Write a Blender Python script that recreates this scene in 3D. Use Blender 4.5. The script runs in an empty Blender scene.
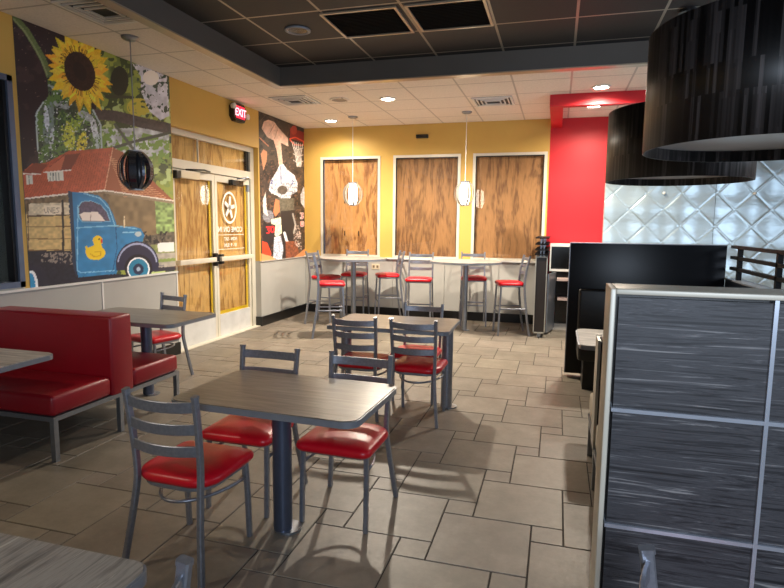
import bpy, math, random
import numpy as np
from mathutils import Vector, Matrix
PI = math.pi
S = bpy.context.scene
COL = S.collection
random.seed(7); RNG = np.random.default_rng(11)

# ------------------------------------------------------------------ camera
F_PX, YAW, PIT, ROLL, HC = 569.66, 0.2803, 0.1202, 0.01, 1.62
def cam_axes():
    cy, sy, cp, sp = math.cos(YAW), math.sin(YAW), math.cos(PIT), math.sin(PIT)
    fw = np.array([-sy*cp, cy*cp, -sp]); r = np.array([cy, sy, 0.]); u = np.cross(r, fw)
    cr, sr = math.cos(ROLL), math.sin(ROLL)
    return fw, cr*r+sr*u, -sr*r+cr*u
FW, RT, UP = cam_axes()
cd = bpy.data.cameras.new('camera'); cam = bpy.data.objects.new('camera', cd); COL.objects.link(cam)
cd.sensor_width = 36; cd.lens = F_PX/784*36; cd.clip_start = .02; cd.clip_end = 100
M = Matrix(((RT[0], UP[0], -FW[0], 0), (RT[1], UP[1], -FW[1], 0), (RT[2], UP[2], -FW[2], HC), (0, 0, 0, 1)))
cam.matrix_world = M
S.camera = cam

# ------------------------------------------------------------------ mesh helper
class MB:
    def __init__(s): s.v = []; s.f = []; s.m = []; s.sm = []
    def add(s, vs, fs, mi=0, smooth=False, mat=None):
        o = len(s.v)
        if mat is not None: vs = [tuple(mat @ Vector(v)) for v in vs]
        s.v += [tuple(v) for v in vs]
        for f in fs: s.f.append([o+i for i in f]); s.m.append(mi); s.sm.append(smooth)
        return s
    def box(s, x0, x1, y0, y1, z0, z1, mi=0, b=0, mat=None):
        if b <= 0:
            vs = [(x, y, z) for z in (z0, z1) for y in (y0, y1) for x in (x0, x1)]
            return s.add(vs, [(0, 2, 3, 1), (4, 5, 7, 6), (0, 1, 5, 4), (2, 6, 7, 3), (0, 4, 6, 2), (1, 3, 7, 5)], mi, mat=mat)
        import bmesh
        bm = bmesh.new(); bmesh.ops.create_cube(bm, size=1)
        bmesh.ops.scale(bm, vec=(x1-x0, y1-y0, z1-z0), verts=bm.verts)
        bmesh.ops.translate(bm, vec=((x0+x1)/2, (y0+y1)/2, (z0+z1)/2), verts=bm.verts)
        bmesh.ops.bevel(bm, geom=list(bm.edges), offset=b, segments=3, profile=.5, affect='EDGES')
        bm.verts.index_update()
        s.add([v.co[:] for v in bm.verts], [[v.index for v in f.verts] for f in bm.faces], mi, True, mat)
        bm.free(); return s
    def prism(s, pts, z0, z1, mi=0, smooth=False, mat=None):   # polygon in xy, counter-clockwise
        n = len(pts)
        vs = [(x, y, z0) for x, y in pts]+[(x, y, z1) for x, y in pts]
        fs = [tuple(range(n-1, -1, -1)), tuple(range(n, 2*n))]
        s.add(vs, fs, mi, False, mat); 
        return s.add(vs, [(i, (i+1) % n, n+(i+1) % n, n+i) for i in range(n)], mi, smooth, mat)
    def cyl(s, x, y, z0, z1, r, n=24, mi=0, r1=None):
        r1 = r if r1 is None else r1
        vs = [(x+r*math.cos(2*PI*i/n), y+r*math.sin(2*PI*i/n), z0) for i in range(n)]+[(x+r1*math.cos(2*PI*i/n), y+r1*math.sin(2*PI*i/n), z1) for i in range(n)]
        s.add(vs, [(i, (i+1) % n, n+(i+1) % n, n+i) for i in range(n)], mi, True)
        return s.add(vs, [tuple(range(n-1, -1, -1)), tuple(range(n, 2*n))], mi)
    def lathe(s, prof, x=0, y=0, n=32, mi=0, mat=None, close=False):
        vs = []; m = len(prof)
        for i in range(n):
            a = 2*PI*i/n
            vs += [(x+r*math.cos(a), y+r*math.sin(a), z) for r, z in prof]
        fs = []
        for i in range(n):
            j = (i+1) % n
            for k in range(m-1 if not close else m):
                k2 = (k+1) % m
                fs.append((i*m+k, j*m+k, j*m+k2, i*m+k2))
        return s.add(vs, fs, mi, True, mat)
    def sweep(s, path, w, h=None, n=8, up=(0, 0, 1), mi=0, closed=False, mat=None):
        # rectangle w x h (h given) or round tube of radius w along a path
        P = [Vector(p) for p in path]; N = len(P); upv = Vector(up); rings = []
        for i, p in enumerate(P):
            if closed: t = (P[(i+1) % N]-P[i-1]).normalized()
            else: t = (P[min(i+1, N-1)]-P[max(i-1, 0)]).normalized()
            a = t.cross(upv)
            if a.length < 1e-4: a = t.cross(Vector((1, 0, 0)))
            a.normalize(); b = a.cross(t).normalized()
            if h is None: rings.append([p+a*w*math.cos(2*PI*k/n)+b*w*math.sin(2*PI*k/n) for k in range(n)])
            else:
                c = min(w, h)*.18
                rings.append([p+a*x+b*y for x, y in ((-w/2+c, -h/2), (w/2-c, -h/2), (w/2, -h/2+c), (w/2, h/2-c), (w/2-c, h/2), (-w/2+c, h/2), (-w/2, h/2-c), (-w/2, -h/2+c))])
        k = len(rings[0]); vs = [v[:] for r in rings for v in r]; fs = []
        for i in range(N if closed else N-1):
            j = (i+1) % N
            for q in range(k): fs.append((i*k+q, i*k+(q+1) % k, j*k+(q+1) % k, j*k+q))
        if not closed: fs += [tuple(range(k-1, -1, -1)), tuple((N-1)*k+q for q in range(k))]
        return s.add(vs, fs, mi, h is None, mat)
    def obj(s, name, mats, parent=None, loc=None, recalc=True):
        me = bpy.data.meshes.new(name); me.from_pydata(s.v, [], s.f)
        for m in (mats if isinstance(mats, (list, tuple)) else [mats]): me.materials.append(m)
        me.polygons.foreach_set('material_index', s.m); me.polygons.foreach_set('use_smooth', s.sm)
        if recalc:
            import bmesh
            bm = bmesh.new(); bm.from_mesh(me); bmesh.ops.recalc_face_normals(bm, faces=bm.faces); bm.to_mesh(me); bm.free()
        me.update()
        o = bpy.data.objects.new(name, me); COL.objects.link(o)
        if parent: o.parent = parent
        if loc: o.location = loc
        return o

def rrect(x0, x1, y0, y1, r, n=6):
    pts = []
    for cx, cy, a0 in ((x1-r, y1-r, 0), (x0+r, y1-r, PI/2), (x0+r, y0+r, PI), (x1-r, y0+r, 1.5*PI)):
        for i in range(n+1):
            a = a0+PI/2*i/n; pts.append((cx+r*math.cos(a), cy+r*math.sin(a)))
    return pts
def thing(name, label, cat, loc=(0, 0, 0), rz=0, group=None):
    o = bpy.data.objects.new(name, None); COL.objects.link(o); o.empty_display_size = .1
    o.location = loc; o.rotation_euler = (0, 0, rz); return tag(o, label, cat, group)
def tag(o, label, cat, group=None):
    o['label'] = label; o['category'] = cat
    if group: o['group'] = group
    return o
def struct(o): o['kind'] = 'structure'; return o
def dup(root, loc, rz, label, group=None):
    r = root.copy(); COL.objects.link(r); r.location = loc; r.rotation_euler = (0, 0, rz); r['label'] = label
    if group: r['group'] = group
    for ch in list(root.children):
        c = ch.copy(); COL.objects.link(c); c.parent = r
        for g in ch.children:
            d = g.copy(); COL.objects.link(d); d.parent = c
    return r

# ------------------------------------------------------------------ materials
def lin(c):
    return tuple(((v/255)/12.92 if v/255 <= .04045 else ((v/255+.055)/1.055)**2.4) for v in c)
class NT:
    def __init__(s, name):
        s.m = bpy.data.materials.new(name); s.m.use_nodes = True; s.t = s.m.node_tree; s.n = s.t.nodes; s.l = s.t.links
        s.b = s.n['Principled BSDF']
    def nd(s, t, **kw):
        n = s.n.new(t)
        for k, v in kw.items():
            if k.startswith('i_'): n.inputs[k[2:].replace('_', ' ')].default_value = v
            else: setattr(n, k, v)
        return n
    def link(s, a, b): s.l.new(a, b)
    def coords(s, scale=(1, 1, 1), rot=(0, 0, 0), loc=(0, 0, 0), rnd=False):
        tc = s.nd('ShaderNodeTexCoord'); mp = s.nd('ShaderNodeMapping')
        mp.inputs['Scale'].default_value = scale; mp.inputs['Rotation'].default_value = rot; mp.inputs['Location'].default_value = loc
        s.link(tc.outputs['Object'], mp.inputs['Vector'])
        return mp.outputs['Vector']
    def ramp(s, fac, stops):
        r = s.nd('ShaderNodeValToRGB'); e = r.color_ramp.elements
        while len(e) > 1: e.remove(e[-1])
        e[0].position = stops[0][0]; e[0].color = (*stops[0][1], 1)
        for p, c in stops[1:]:
            k = e.new(p); k.color = (*c, 1)
        s.link(fac, r.inputs['Fac']); return r.outputs['Color']
    def bump(s, h, strength=.2, dist=.01):
        b = s.nd('ShaderNodeBump'); b.inputs['Strength'].default_value = strength; b.inputs['Distance'].default_value = dist
        s.link(h, b.inputs['Height']); s.link(b.outputs['Normal'], s.b.inputs['Normal'])
def pbr(name, rgb, rough=.5, metal=0., var=.08, scale=6., bump=0., spec=None, coat=0):
    k = NT(name); c = lin(rgb)
    v = k.coords((scale,)*3); no = k.nd('ShaderNodeTexNoise'); no.inputs['Scale'].default_value = 1; no.inputs['Detail'].default_value = 4
    k.link(v, no.inputs['Vector'])
    k.link(k.ramp(no.outputs['Fac'], [(.3, tuple(x*(1-var) for x in c)), (.7, tuple(min(1, x*(1+var)) for x in c))]), k.b.inputs['Base Color'])
    k.b.inputs['Roughness'].default_value = rough; k.b.inputs['Metallic'].default_value = metal
    if spec is not None: k.b.inputs['Specular IOR Level'].default_value = spec
    if coat: k.b.inputs['Coat Weight'].default_value = coat
    if bump:
        n2 = k.nd('ShaderNodeTexNoise'); n2.inputs['Scale'].default_value = 40; k.link(v, n2.inputs['Vector']); k.bump(n2.outputs['Fac'], bump)
    return k.m
def emit(name, rgb, st):
    k = NT(name); k.b.inputs['Base Color'].default_value = (*rgb, 1)
    k.b.inputs['Emission Color'].default_value = (*rgb, 1); k.b.inputs['Emission Strength'].default_value = st
    k.b.inputs['Roughness'].default_value = .5
    # faint brightness change across the lens
    no = k.nd('ShaderNodeTexNoise'); no.inputs['Scale'].default_value = 3
    k.link(k.ramp(no.outputs['Fac'], [(0, tuple(c*.93 for c in rgb)), (1, rgb)]), k.b.inputs['Base Color'])
    return k.m
def grain(name, stops, stretch=(1, 14, 14), rough=.45, sc=2.2, dist=1.2, rot=(0, 0, 0), bump=.05, spec=.5, fine=.3):
    k = NT(name); v = k.coords(stretch, rot)
    no = k.nd('ShaderNodeTexNoise'); no.inputs['Scale'].default_value = sc; no.inputs['Detail'].default_value = 9; no.inputs['Roughness'].default_value = .68; no.inputs['Distortion'].default_value = dist
    k.link(v, no.inputs['Vector'])
    v2 = k.coords((stretch[0]*1.6, stretch[1]*5, stretch[2]*5), rot); n2 = k.nd('ShaderNodeTexNoise'); n2.inputs['Scale'].default_value = sc; n2.inputs['Detail'].default_value = 3; k.link(v2, n2.inputs['Vector'])
    m1 = k.nd('ShaderNodeMath', operation='MULTIPLY_ADD'); m1.inputs[1].default_value = fine; m1.inputs[2].default_value = -fine*.5; k.link(n2.outputs['Fac'], m1.inputs[0])
    m2 = k.nd('ShaderNodeMath', operation='ADD'); k.link(no.outputs['Fac'], m2.inputs[0]); k.link(m1.outputs[0], m2.inputs[1])
    k.link(k.ramp(m2.outputs[0], [(p, lin(c)) for p, c in stops]), k.b.inputs['Base Color'])
    k.b.inputs['Roughness'].default_value = rough; k.b.inputs['Specular IOR Level'].default_value = spec
    k.bump(no.outputs['Fac'], bump); return k.m
def plywood(name, base, dark, sx=1.0):
    k = NT(name); v = k.coords((2.6*sx, 2.6*sx, .55))
    n1 = k.nd('ShaderNodeTexNoise'); n1.inputs['Scale'].default_value = 1.6; n1.inputs['Detail'].default_value = 3; n1.inputs['Distortion'].default_value = .8
    k.link(v, n1.inputs['Vector'])
    mu = k.nd('ShaderNodeMath', operation='MULTIPLY'); mu.inputs[1].default_value = 26; k.link(n1.outputs['Fac'], mu.inputs[0])
    sn = k.nd('ShaderNodeMath', operation='SINE'); k.link(mu.outputs[0], sn.inputs[0])
    n2 = k.nd('ShaderNodeTexNoise'); n2.inputs['Scale'].default_value = 14; n2.inputs['Detail'].default_value = 6; k.link(v, n2.inputs['Vector'])
    ad = k.nd('ShaderNodeMath', operation='MULTIPLY_ADD'); ad.inputs[1].default_value = .22; k.link(sn.outputs[0], ad.inputs[0]); k.link(n2.outputs['Fac'], ad.inputs[2])
    k.link(k.ramp(ad.outputs[0], [(.22, lin(dark)), (.5, lin(base)), (.85, tuple(min(1, x*1.25) for x in lin(base)))]), k.b.inputs['Base Color'])
    k.b.inputs['Roughness'].default_value = .6; return k.m
def gridceil(name, tile, line, rough, metal_line=0.0, x0=-2.60, y0=3.83, p=.67, w=.011, speck=.06):
    k = NT(name); tc = k.nd('ShaderNodeTexCoord'); sp = k.nd('ShaderNodeSeparateXYZ'); k.link(tc.outputs['Object'], sp.inputs[0])
    ms = []
    for ax, o in (('X', x0), ('Y', y0)):
        a = k.nd('ShaderNodeMath', operation='SUBTRACT'); a.inputs[1].default_value = o-p*40+0; k.link(sp.outputs[ax], a.inputs[0])
        b = k.nd('ShaderNodeMath', operation='MODULO'); b.inputs[1].default_value = p; k.link(a.outputs[0], b.inputs[0])
        c = k.nd('ShaderNodeMath', operation='SUBTRACT'); c.inputs[1].default_value = p/2; k.link(b.outputs[0], c.inputs[0])
        d = k.nd('ShaderNodeMath', operation='ABSOLUTE'); k.link(c.outputs[0], d.inputs[0])
        e = k.nd('ShaderNodeMath', operation='GREATER_THAN'); e.inputs[1].default_value = p/2-w; k.link(d.outputs[0], e.inputs[0]); ms.append(e.outputs[0])
    mx = k.nd('ShaderNodeMath', operation='MAXIMUM'); k.link(ms[0], mx.inputs[0]); k.link(ms[1], mx.inputs[1])
    no = k.nd('ShaderNodeTexNoise'); no.inputs['Scale'].default_value = 60; no.inputs['Detail'].default_value = 5; k.link(tc.outputs['Object'], no.inputs['Vector'])
    t = lin(tile); col = k.ramp(no.outputs['Fac'], [(.3, tuple(x*(1-speck*2) for x in t)), (.65, t)])
    mix = k.nd('ShaderNodeMix', data_type='RGBA'); k.link(mx.outputs[0], mix.inputs['Factor']); k.link(col, mix.inputs['A']); mix.inputs['B'].default_value = (*lin(line), 1)
    k.link(mix.outputs['Result'], k.b.inputs['Base Color'])
    rr = k.nd('ShaderNodeMapRange'); rr.inputs['To Min'].default_value = rough; rr.inputs['To Max'].default_value = .35; k.link(mx.outputs[0], rr.inputs['Value']); k.link(rr.outputs[0], k.b.inputs['Roughness'])
    if metal_line:
        mm = k.nd('ShaderNodeMath', operation='MULTIPLY'); mm.inputs[1].default_value = metal_line; k.link(mx.outputs[0], mm.inputs[0]); k.link(mm.outputs[0], k.b.inputs['Metallic'])
    k.bump(no.outputs['Fac'], .15, .004)
    return k.m
def glass(name, rough=.02, tint=(1, 1, 1), fac=.035):
    k = NT(name); k.n.remove(k.b)
    tr = k.nd('ShaderNodeBsdfTransparent'); tr.inputs[0].default_value = (*tint, 1)
    gl = k.nd('ShaderNodeBsdfGlossy'); gl.inputs['Roughness'].default_value = rough
    lw = k.nd('ShaderNodeLayerWeight'); lw.inputs['Blend'].default_value = .5
    pw = k.nd('ShaderNodeMath', operation='POWER'); pw.inputs[1].default_value = 4.5; k.link(lw.outputs['Facing'], pw.inputs[0])
    mx = k.nd('ShaderNodeMixShader'); ad = k.nd('ShaderNodeMath', operation='MULTIPLY_ADD'); ad.inputs[1].default_value = .55; ad.inputs[2].default_value = fac; k.link(pw.outputs[0], ad.inputs[0])
    k.link(ad.outputs[0], mx.inputs[0]); k.link(tr.outputs[0], mx.inputs[1]); k.link(gl.outputs[0], mx.inputs[2])
    k.link(mx.outputs[0], k.n['Material Output'].inputs['Surface']); return k.m

m_yellow = pbr('yellow_paint', (208, 168, 84), .55, var=.04, scale=2)
m_red = pbr('red_paint', (196, 22, 34), .5, var=.03, scale=2)
m_wains = pbr('grey_wainscot', (176, 174, 168), .4, var=.03, scale=3)
m_white = pbr('white_trim', (226, 224, 218), .4, var=.02)
m_doorf = pbr('cream_door_frame', (214, 208, 192), .38, .1, var=.03)
m_black = pbr('black_trim', (18, 17, 18), .35, var=.1)
m_navy = pbr('near_black_laminate', (6, 7, 13), .3, spec=.25, var=.2, scale=3)
m_steel = pbr('satin_steel', (150, 155, 163), .36, .85, var=.08, scale=20)
m_chair = pbr('silver_vein_metal', (146, 150, 160), .34, .68, var=.12, scale=60)
m_alum = pbr('aluminium_frame', (186, 184, 176), .34, .6, var=.04, scale=15)
m_vinyl = pbr('red_vinyl', (204, 14, 34), .34, var=.06, scale=8, bump=.06)
m_vinyl_d = pbr('dark_red_vinyl', (140, 8, 26), .4, var=.06, scale=8, bump=.06)
m_col = pbr('grey_column_metal', (92, 100, 120), .36, .7, var=.06, scale=20)
m_edge = pbr('grey_table_edge', (132, 136, 144), .35, .35, var=.05, scale=20)
m_table = grain('taupe_wood_laminate', [(.25, (78, 72, 66)), (.45, (104, 97, 90)), (.6, (124, 117, 109)), (.8, (146, 138, 129))], (2.2, 22, 22), .3, 1.6, .7)
m_table2 = grain('grey_wood_laminate', [(.28, (96, 92, 88)), (.42, (140, 134, 128)), (.55, (172, 166, 158)), (.72, (212, 206, 196))], (2.0, 26, 26), .35, 1.5, .6, rot=(0, 0, -.05))
m_wood = grain('slate_wood_laminate', [(.32, (18, 19, 23)), (.42, (42, 42, 47)), (.49, (70, 70, 74)), (.54, (50, 50, 55)), (.61, (86, 86, 90)), (.70, (140, 138, 138))], (.8, 6, 15), .5, 2.2, 2.6, fine=.5)
m_ply1 = plywood('plywood_orange', (182, 132, 76), (132, 84, 42))
m_ply2 = plywood('plywood_brown', (150, 108, 64), (112, 76, 42), 1.3)
m_ply3 = plywood('plywood_door', (202, 158, 96), (160, 112, 58), 1.2)
m_yedge = pbr('yellow_board_edge', (222, 184, 30), .5)
m_ceil = gridceil('white_ceiling_tile', (236, 228, 216), (176, 168, 156), .8)
m_ceild = gridceil('black_ceiling_tile', (22, 22, 24), (150, 142, 126), .6, .5)
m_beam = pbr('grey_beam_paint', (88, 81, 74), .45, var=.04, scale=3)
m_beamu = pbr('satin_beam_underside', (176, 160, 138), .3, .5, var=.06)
m_glass = glass('window_glass')
m_glassd = glass('door_glass', .04, (.97, .98, .96), .05)
m_mesh = pbr('black_mesh', (5, 5, 5), .9, spec=.1)
m_dark = pbr('dark_void', (12, 13, 14), .25, var=.2)
m_tile = None

# ------------------------------------------------------------------ floor
XL, YB, ZC = -4.49, 9.74, 3.34
XR, YR = 4.2, -1.6
def floor_tiles():
    k = NT('floor_tile'); at = k.nd('ShaderNodeAttribute', attribute_name='tone')
    v = k.coords((1, 1, 1)); n1 = k.nd('ShaderNodeTexNoise'); n1.inputs['Scale'].default_value = 3.5; n1.inputs['Detail'].default_value = 8; n1.inputs['Roughness'].default_value = .7; k.link(v, n1.inputs['Vector'])
    c = k.ramp(n1.outputs['Fac'], [(.3, lin((110, 102, 91))), (.55, lin((128, 119, 107))), (.75, lin((146, 137, 124)))])
    mu = k.nd('ShaderNodeMix', data_type='RGBA', blend_type='MULTIPLY'); mu.inputs['Factor'].default_value = 1
    k.link(c, mu.inputs['A']); k.link(at.outputs['Color'], mu.inputs['B']); k.link(mu.outputs['Result'], k.b.inputs['Base Color'])
    n2 = k.nd('ShaderNodeTexNoise'); n2.inputs['Scale'].default_value = 45; n2.inputs['Detail'].default_value = 4; k.link(v, n2.inputs['Vector'])
    rr = k.nd('ShaderNodeMapRange'); rr.inputs['To Min'].default_value = .36; rr.inputs['To Max'].default_value = .58; k.link(n2.outputs['Fac'], rr.inputs['Value']); k.link(rr.outputs[0], k.b.inputs['Roughness'])
    k.bump(n2.outputs['Fac'], .12, .003)
    mb = MB(); tones = []
    B, s, g = .487, .165, .003
    def put(x, y, w):
        x0, x1, y0, y1 = max(x+g, XL-.2), min(x+w-g, XR), max(y+g, YR), min(y+w-g, YB)
        if x1-x0 < .01 or y1-y0 < .01: return
        c = .0025; zt = .0
        mb.add([(x0, y0, zt-.004), (x1, y0, zt-.004), (x1, y1, zt-.004), (x0, y1, zt-.004), (x0+c, y0+c, zt), (x1-c, y0+c, zt), (x1-c, y1-c, zt), (x0+c, y1-c, zt)],
               [(4, 5, 6, 7), (0, 1, 5, 4), (1, 2, 6, 5), (2, 3, 7, 6), (3, 0, 4, 7)])
        t = random.uniform(.86, 1.06); tones.extend([(t, t*random.uniform(.985, 1.01), t*random.uniform(.97, 1.01), 1)]*8)
    for i in range(-40, 41):
        for j in range(-40, 41):
            x = -.555+i*s+j*B; y = 2.55+i*B-j*s
            if -5.5 < x < 5 and -3.5 < y < 10.5:
                put(x, y, B); put(x, y+B, s)      # big square and the small one above its left corner
    n = len(mb.v)
    mb.box(XL-.25, XR+.1, YR-.1, YB+.1, -.12, -.0035, 1)
    tones += [(1, 1, 1, 1)]*(len(mb.v)-n)
    o = mb.obj('floor', [k.m, pbr('dark_grout', (44, 38, 33), .8)], recalc=False)
    a = o.data.color_attributes.new('tone', 'FLOAT_COLOR', 'POINT'); a.data.foreach_set('color', np.array(tones, dtype=np.float32).ravel())
    struct(o)
floor_tiles()

# ------------------------------------------------------------------ ceiling and beams
BX, BY = -3.03, 5.95      # inner faces of the dropped beam
mb = MB()
mb.box(XL-.2, BX-.05, YR-.1, YB+.1, ZC, ZC+.08, 0)
mb.box(BX-.05, XR+.1, BY+.05, YB+.1, ZC, ZC+.08, 0)
mb.box(BX-.05, XR+.1, YR-.1, BY+.05, ZC, ZC+.08, 1)
struct(mb.obj('ceiling', [m_ceil, m_ceild]))
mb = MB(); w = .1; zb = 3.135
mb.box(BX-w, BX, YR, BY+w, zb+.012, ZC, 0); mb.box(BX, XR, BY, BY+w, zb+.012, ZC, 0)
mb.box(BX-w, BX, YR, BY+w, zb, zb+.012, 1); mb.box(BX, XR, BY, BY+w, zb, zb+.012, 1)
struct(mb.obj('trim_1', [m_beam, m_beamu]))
mb = MB(); mb.box(-.10, 2.6, 8.0, 8.13, 3.19, ZC); mb.box(-.17, -.10, 8.0, 8.13, 3.19, ZC); mb.box(-.17, .0, 8.13, YB-.001, 3.19, ZC)
struct(mb.obj('trim_2', [m_red]))

# ------------------------------------------------------------------ walls
SZ = 1.035                  # top of the grey wainscot / sills
WIN = [(-4.16, -3.05), (-2.79, -1.63), (-1.40, -.22)]
WZ = 2.815
mb = MB(); T = .14
xs = [XL-.2]+[v for a in WIN for v in a]+[.0]
# yellow back wall around the three openings, then red wall
mb.box(XL-.2, -.18, YB, YB+T, WZ, ZC, 0)
for a, b in ((XL-.2, WIN[0][0]), (WIN[0][1], WIN[1][0]), (WIN[1][1], WIN[2][0]), (WIN[2][1], -.18)): mb.box(a, b, YB, YB+T, SZ, WZ, 0)
mb.box(XL-.2, -.18, YB, YB+T, 0, SZ, 1)
mb.box(-.18, .69, YB, YB+T, 0, ZC, 2)
mb.box(.69, XR+.1, YB, YB+T, 0, ZC, 3)
struct(mb.obj('wall_back', [m_yellow, m_wains, m_red, m_wains]))
# back wainscot: panels with seams and a top cap
mb = MB()
for a, b in ((XL, -3.73), (-3.72, -2.80), (-2.79, -1.86), (-1.85, -.93), (-.92, -.18)): mb.box(a+.002, b, YB-.012, YB, .15, SZ-.012)
mb.box(XL, -.18, YB-.05, YB+.02, SZ-.012, SZ+.012, 1)
struct(mb.obj('trim_3', [m_wains, m_white]))
mb = MB(); mb.box(XL+.012, -.18, YB-.03, YB-.012, 0, .15); struct(mb.obj('baseboard_back', [m_black]))
# left wall with a window (y 1.4..3.93) and the recessed entrance (y 6.0..8.05)
LWY0, LWY1, LWZ0, LWZ1 = 1.7, 3.90, 1.05, 2.84
DY0, DY1, DZ = 5.985, 8.05, 2.78
mb = MB(); T2 = .22
mb.box(XL-T2, XL, YR-.1, LWY0, 0, ZC, 0); mb.box(XL-T2, XL, LWY0, LWY1, LWZ1, ZC, 0); mb.box(XL-T2, XL, LWY0, LWY1, 0, LWZ0, 1)
mb.box(XL-T2, XL, LWY1, DY0, SZ, ZC, 0); mb.box(XL-T2, XL, LWY1, DY0, 0, SZ, 1)
mb.box(XL-T2, XL, DY0, DY1, DZ, ZC, 0); mb.box(XL-T2, XL, DY1, YB+T, SZ, ZC, 0); mb.box(XL-T2, XL, DY1, YB+T, 0, SZ, 1)
struct(mb.obj('wall_left', [m_yellow, m_wains]))
mb = MB()
for a, b in ((YR, 1.6), (1.61, 3.2), (3.21, 4.765), (4.785, DY0-.003)):
    mb.box(XL, XL+.012, a, b, .15, SZ-.02)
for a, b in ((DY1, YB-.05),): mb.box(XL, XL+.012, a, b, .15, SZ-.012)
mb.box(XL, XL+.03, YR, DY0, SZ-.02, SZ, 1); mb.box(XL, XL+.018, 4.765, 4.785, .15, SZ-.02, 1); mb.box(XL, XL+.018, DY0-.02, DY0, .15, SZ-.02, 1)
mb.box(XL, XL+.03, DY1, YB-.05, SZ-.012, SZ, 0)
struct(mb.obj('trim_4', [m_wains, m_white]))
mb = MB(); mb.box(XL, XL+.03, YR, DY0, 0, .15); mb.box(XL, XL+.03, DY1, YB-.012, 0, .15); mb.box(XL-.1, XL+.03, DY1-.018, DY1, 0, .15)
struct(mb.obj('baseboard_left', [m_black]))
# walls behind and to the right of the camera, with daylight openings
mb = MB()
RW = [(.1, 1.5, 1.4, 2.6)]
edges = [XL-.2]+[v for r in RW for v in r[:2]]+[XR]
for i in range(0, len(edges), 2): mb.box(edges[i], edges[i+1], YR-.12, YR, 0, ZC)
for a, b, z0, z1 in RW: mb.box(a, b, YR-.12, YR, 0, z0); mb.box(a, b, YR-.12, YR, z1, ZC)
struct(mb.obj('wall_rear', [pbr('cream_wall', (150, 140, 122), .6)]))
mb = MB(); mb.box(XR, XR+.12, YR-.12, 2.2, 0, ZC); mb.box(XR, XR+.12, 6.2, YB, 0, ZC); mb.box(XR, XR+.12, 2.2, 6.2, 0, 1.0); mb.box(XR, XR+.12, 2.2, 6.2, 2.7, ZC)
struct(mb.obj('wall_right', [pbr('warm_grey_wall', (150, 146, 140), .6)]))

# ------------------------------------------------------------------ boarded back windows
def win_frame(a, b, mat, i):
    y0, y1 = YB-.012, YB+.05
    mb = MB(); t = .035
    mb.box(a-.012, a+t, y0, y1, SZ+.013, WZ+.01); mb.box(b-t, b+.012, y0, y1, SZ+.013, WZ+.01); mb.box(a+t, b-t, y0, y1, WZ-t, WZ+.01); mb.box(a+t, b-t, y0, y1, SZ+.013, SZ+.05)
    r = struct(mb.obj('window_%d' % i, [m_doorf]))
    g = MB(); g.box(a+t, b-t, YB+.018, YB+.022, SZ+.05, WZ-t); g.obj('glass_pane', [m_glass], r)
    g = MB(); g.box(a+t, a+t+.012, YB+.0, YB+.035, SZ+.05, WZ-t); g.box(b-t-.012, b-t, YB, YB+.035, SZ+.05, WZ-t); g.box(a+t+.012, b-t-.012, YB, YB+.035, WZ-t-.014, WZ-t); g.obj('gasket', [m_black], r)
    return r
labs = ['rough plywood sheet with bold orange swirling grain boarding the left of three back windows',
        'plywood sheet boarding the middle back window, between the two lit pendant lamps',
        'darker brown plywood sheet boarding the right back window, next to the red wall']
for i, ((a, b), m) in enumerate(zip(WIN, (m_ply1, m_ply2, m_ply2))):
    win_frame(a, b, m, i+1)
    p = MB(); p.box(a+.04, b-.04, YB+.06, YB+.078, SZ+.04, WZ-.04)
    if i == 0:
        for zz in (1.42, 2.0):
            for xx in (.38, .62): p.box(a+(b-a)*xx, a+(b-a)*xx+.018, YB+.056, YB+.061, zz, zz+.09, 1)
    o = p.obj('plywood_board', [m, m_black]); tag(o, labs[i], 'plywood board')
    if i == 1: pass
# left wall window
mb = MB(); t = .05
m_bluef = pbr('blue_grey_window_frame', (110, 124, 150), .35, .5)
mb.box(XL-.1, XL+.012, LWY0, LWY0+t, LWZ0, LWZ1); mb.box(XL-.1, XL+.012, LWY1-t, LWY1, LWZ0, LWZ1); mb.box(XL-.1, XL+.012, LWY0, LWY1, LWZ0, LWZ0+t); mb.box(XL-.1, XL+.012, LWY0, LWY1, LWZ1-t, LWZ1)
w4 = struct(mb.obj('window_4', [m_bluef]))
g = MB(); g.box(XL-.05, XL-.046, LWY0+t, LWY1-t, LWZ0+t, LWZ1-t); g.obj('glass_pane', [m_glass], w4)
g = MB(); g.box(XL-.09, XL-.01, LWY1-t-.03, LWY1-t, LWZ0+t, LWZ1-t); g.box(XL-.09, XL-.01, LWY0+t, LWY0+t+.03, LWZ0+t, LWZ1-t); g.obj('gasket', [m_black], w4)
g = MB(); g.box(XL-.13, XL-.11, LWY0, LWY1, LWZ0, LWZ1)  # dark mottled sheet; the pane's grey green reflection is put into its colour
tag(g.obj('window_board', [pbr('dark_green_grey_reflection', (38, 46, 44), .5, var=.4, scale=1.5)]), 'dark sheet behind the far left window glass, coloured like its reflection', 'window backing')

# ------------------------------------------------------------------ entrance
XD = XL-.10
fr = MB()
fr.box(XD-.05, XD+.02, DY1-.10, DY1, 0, DZ); fr.box(XD-.05, XD+.02, DY0, DY0+.10, 0, DZ)
fr.box(XD-.05, XD+.02, DY0+.1, DY1-.1, DZ-.07, DZ); fr.box(XD-.05, XD+.02, DY0+.1, DY1-.1, 2.30, 2.41); fr.box(XD-.06, XL, DY0, DY1, -.003, .012)
F = struct(fr.obj('trim_5', [m_doorf]))
g = MB(); g.box(XD-.02, XD-.016, DY0+.1, DY1-.1, 2.41, DZ-.07); g.obj('transom_glass', [m_glassd], F)
g = MB(); g.box(XD+.0, XD+.018, 6.62, 6.64, 2.41, DZ-.07); g.obj('transom_mullion', [m_alum], F)
g = MB(); g.box(XD-.045, XD-.01, DY1-.18, DY1-.1, 2.41, DZ-.07); g.obj('transom_gasket', [m_black], F)
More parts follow.
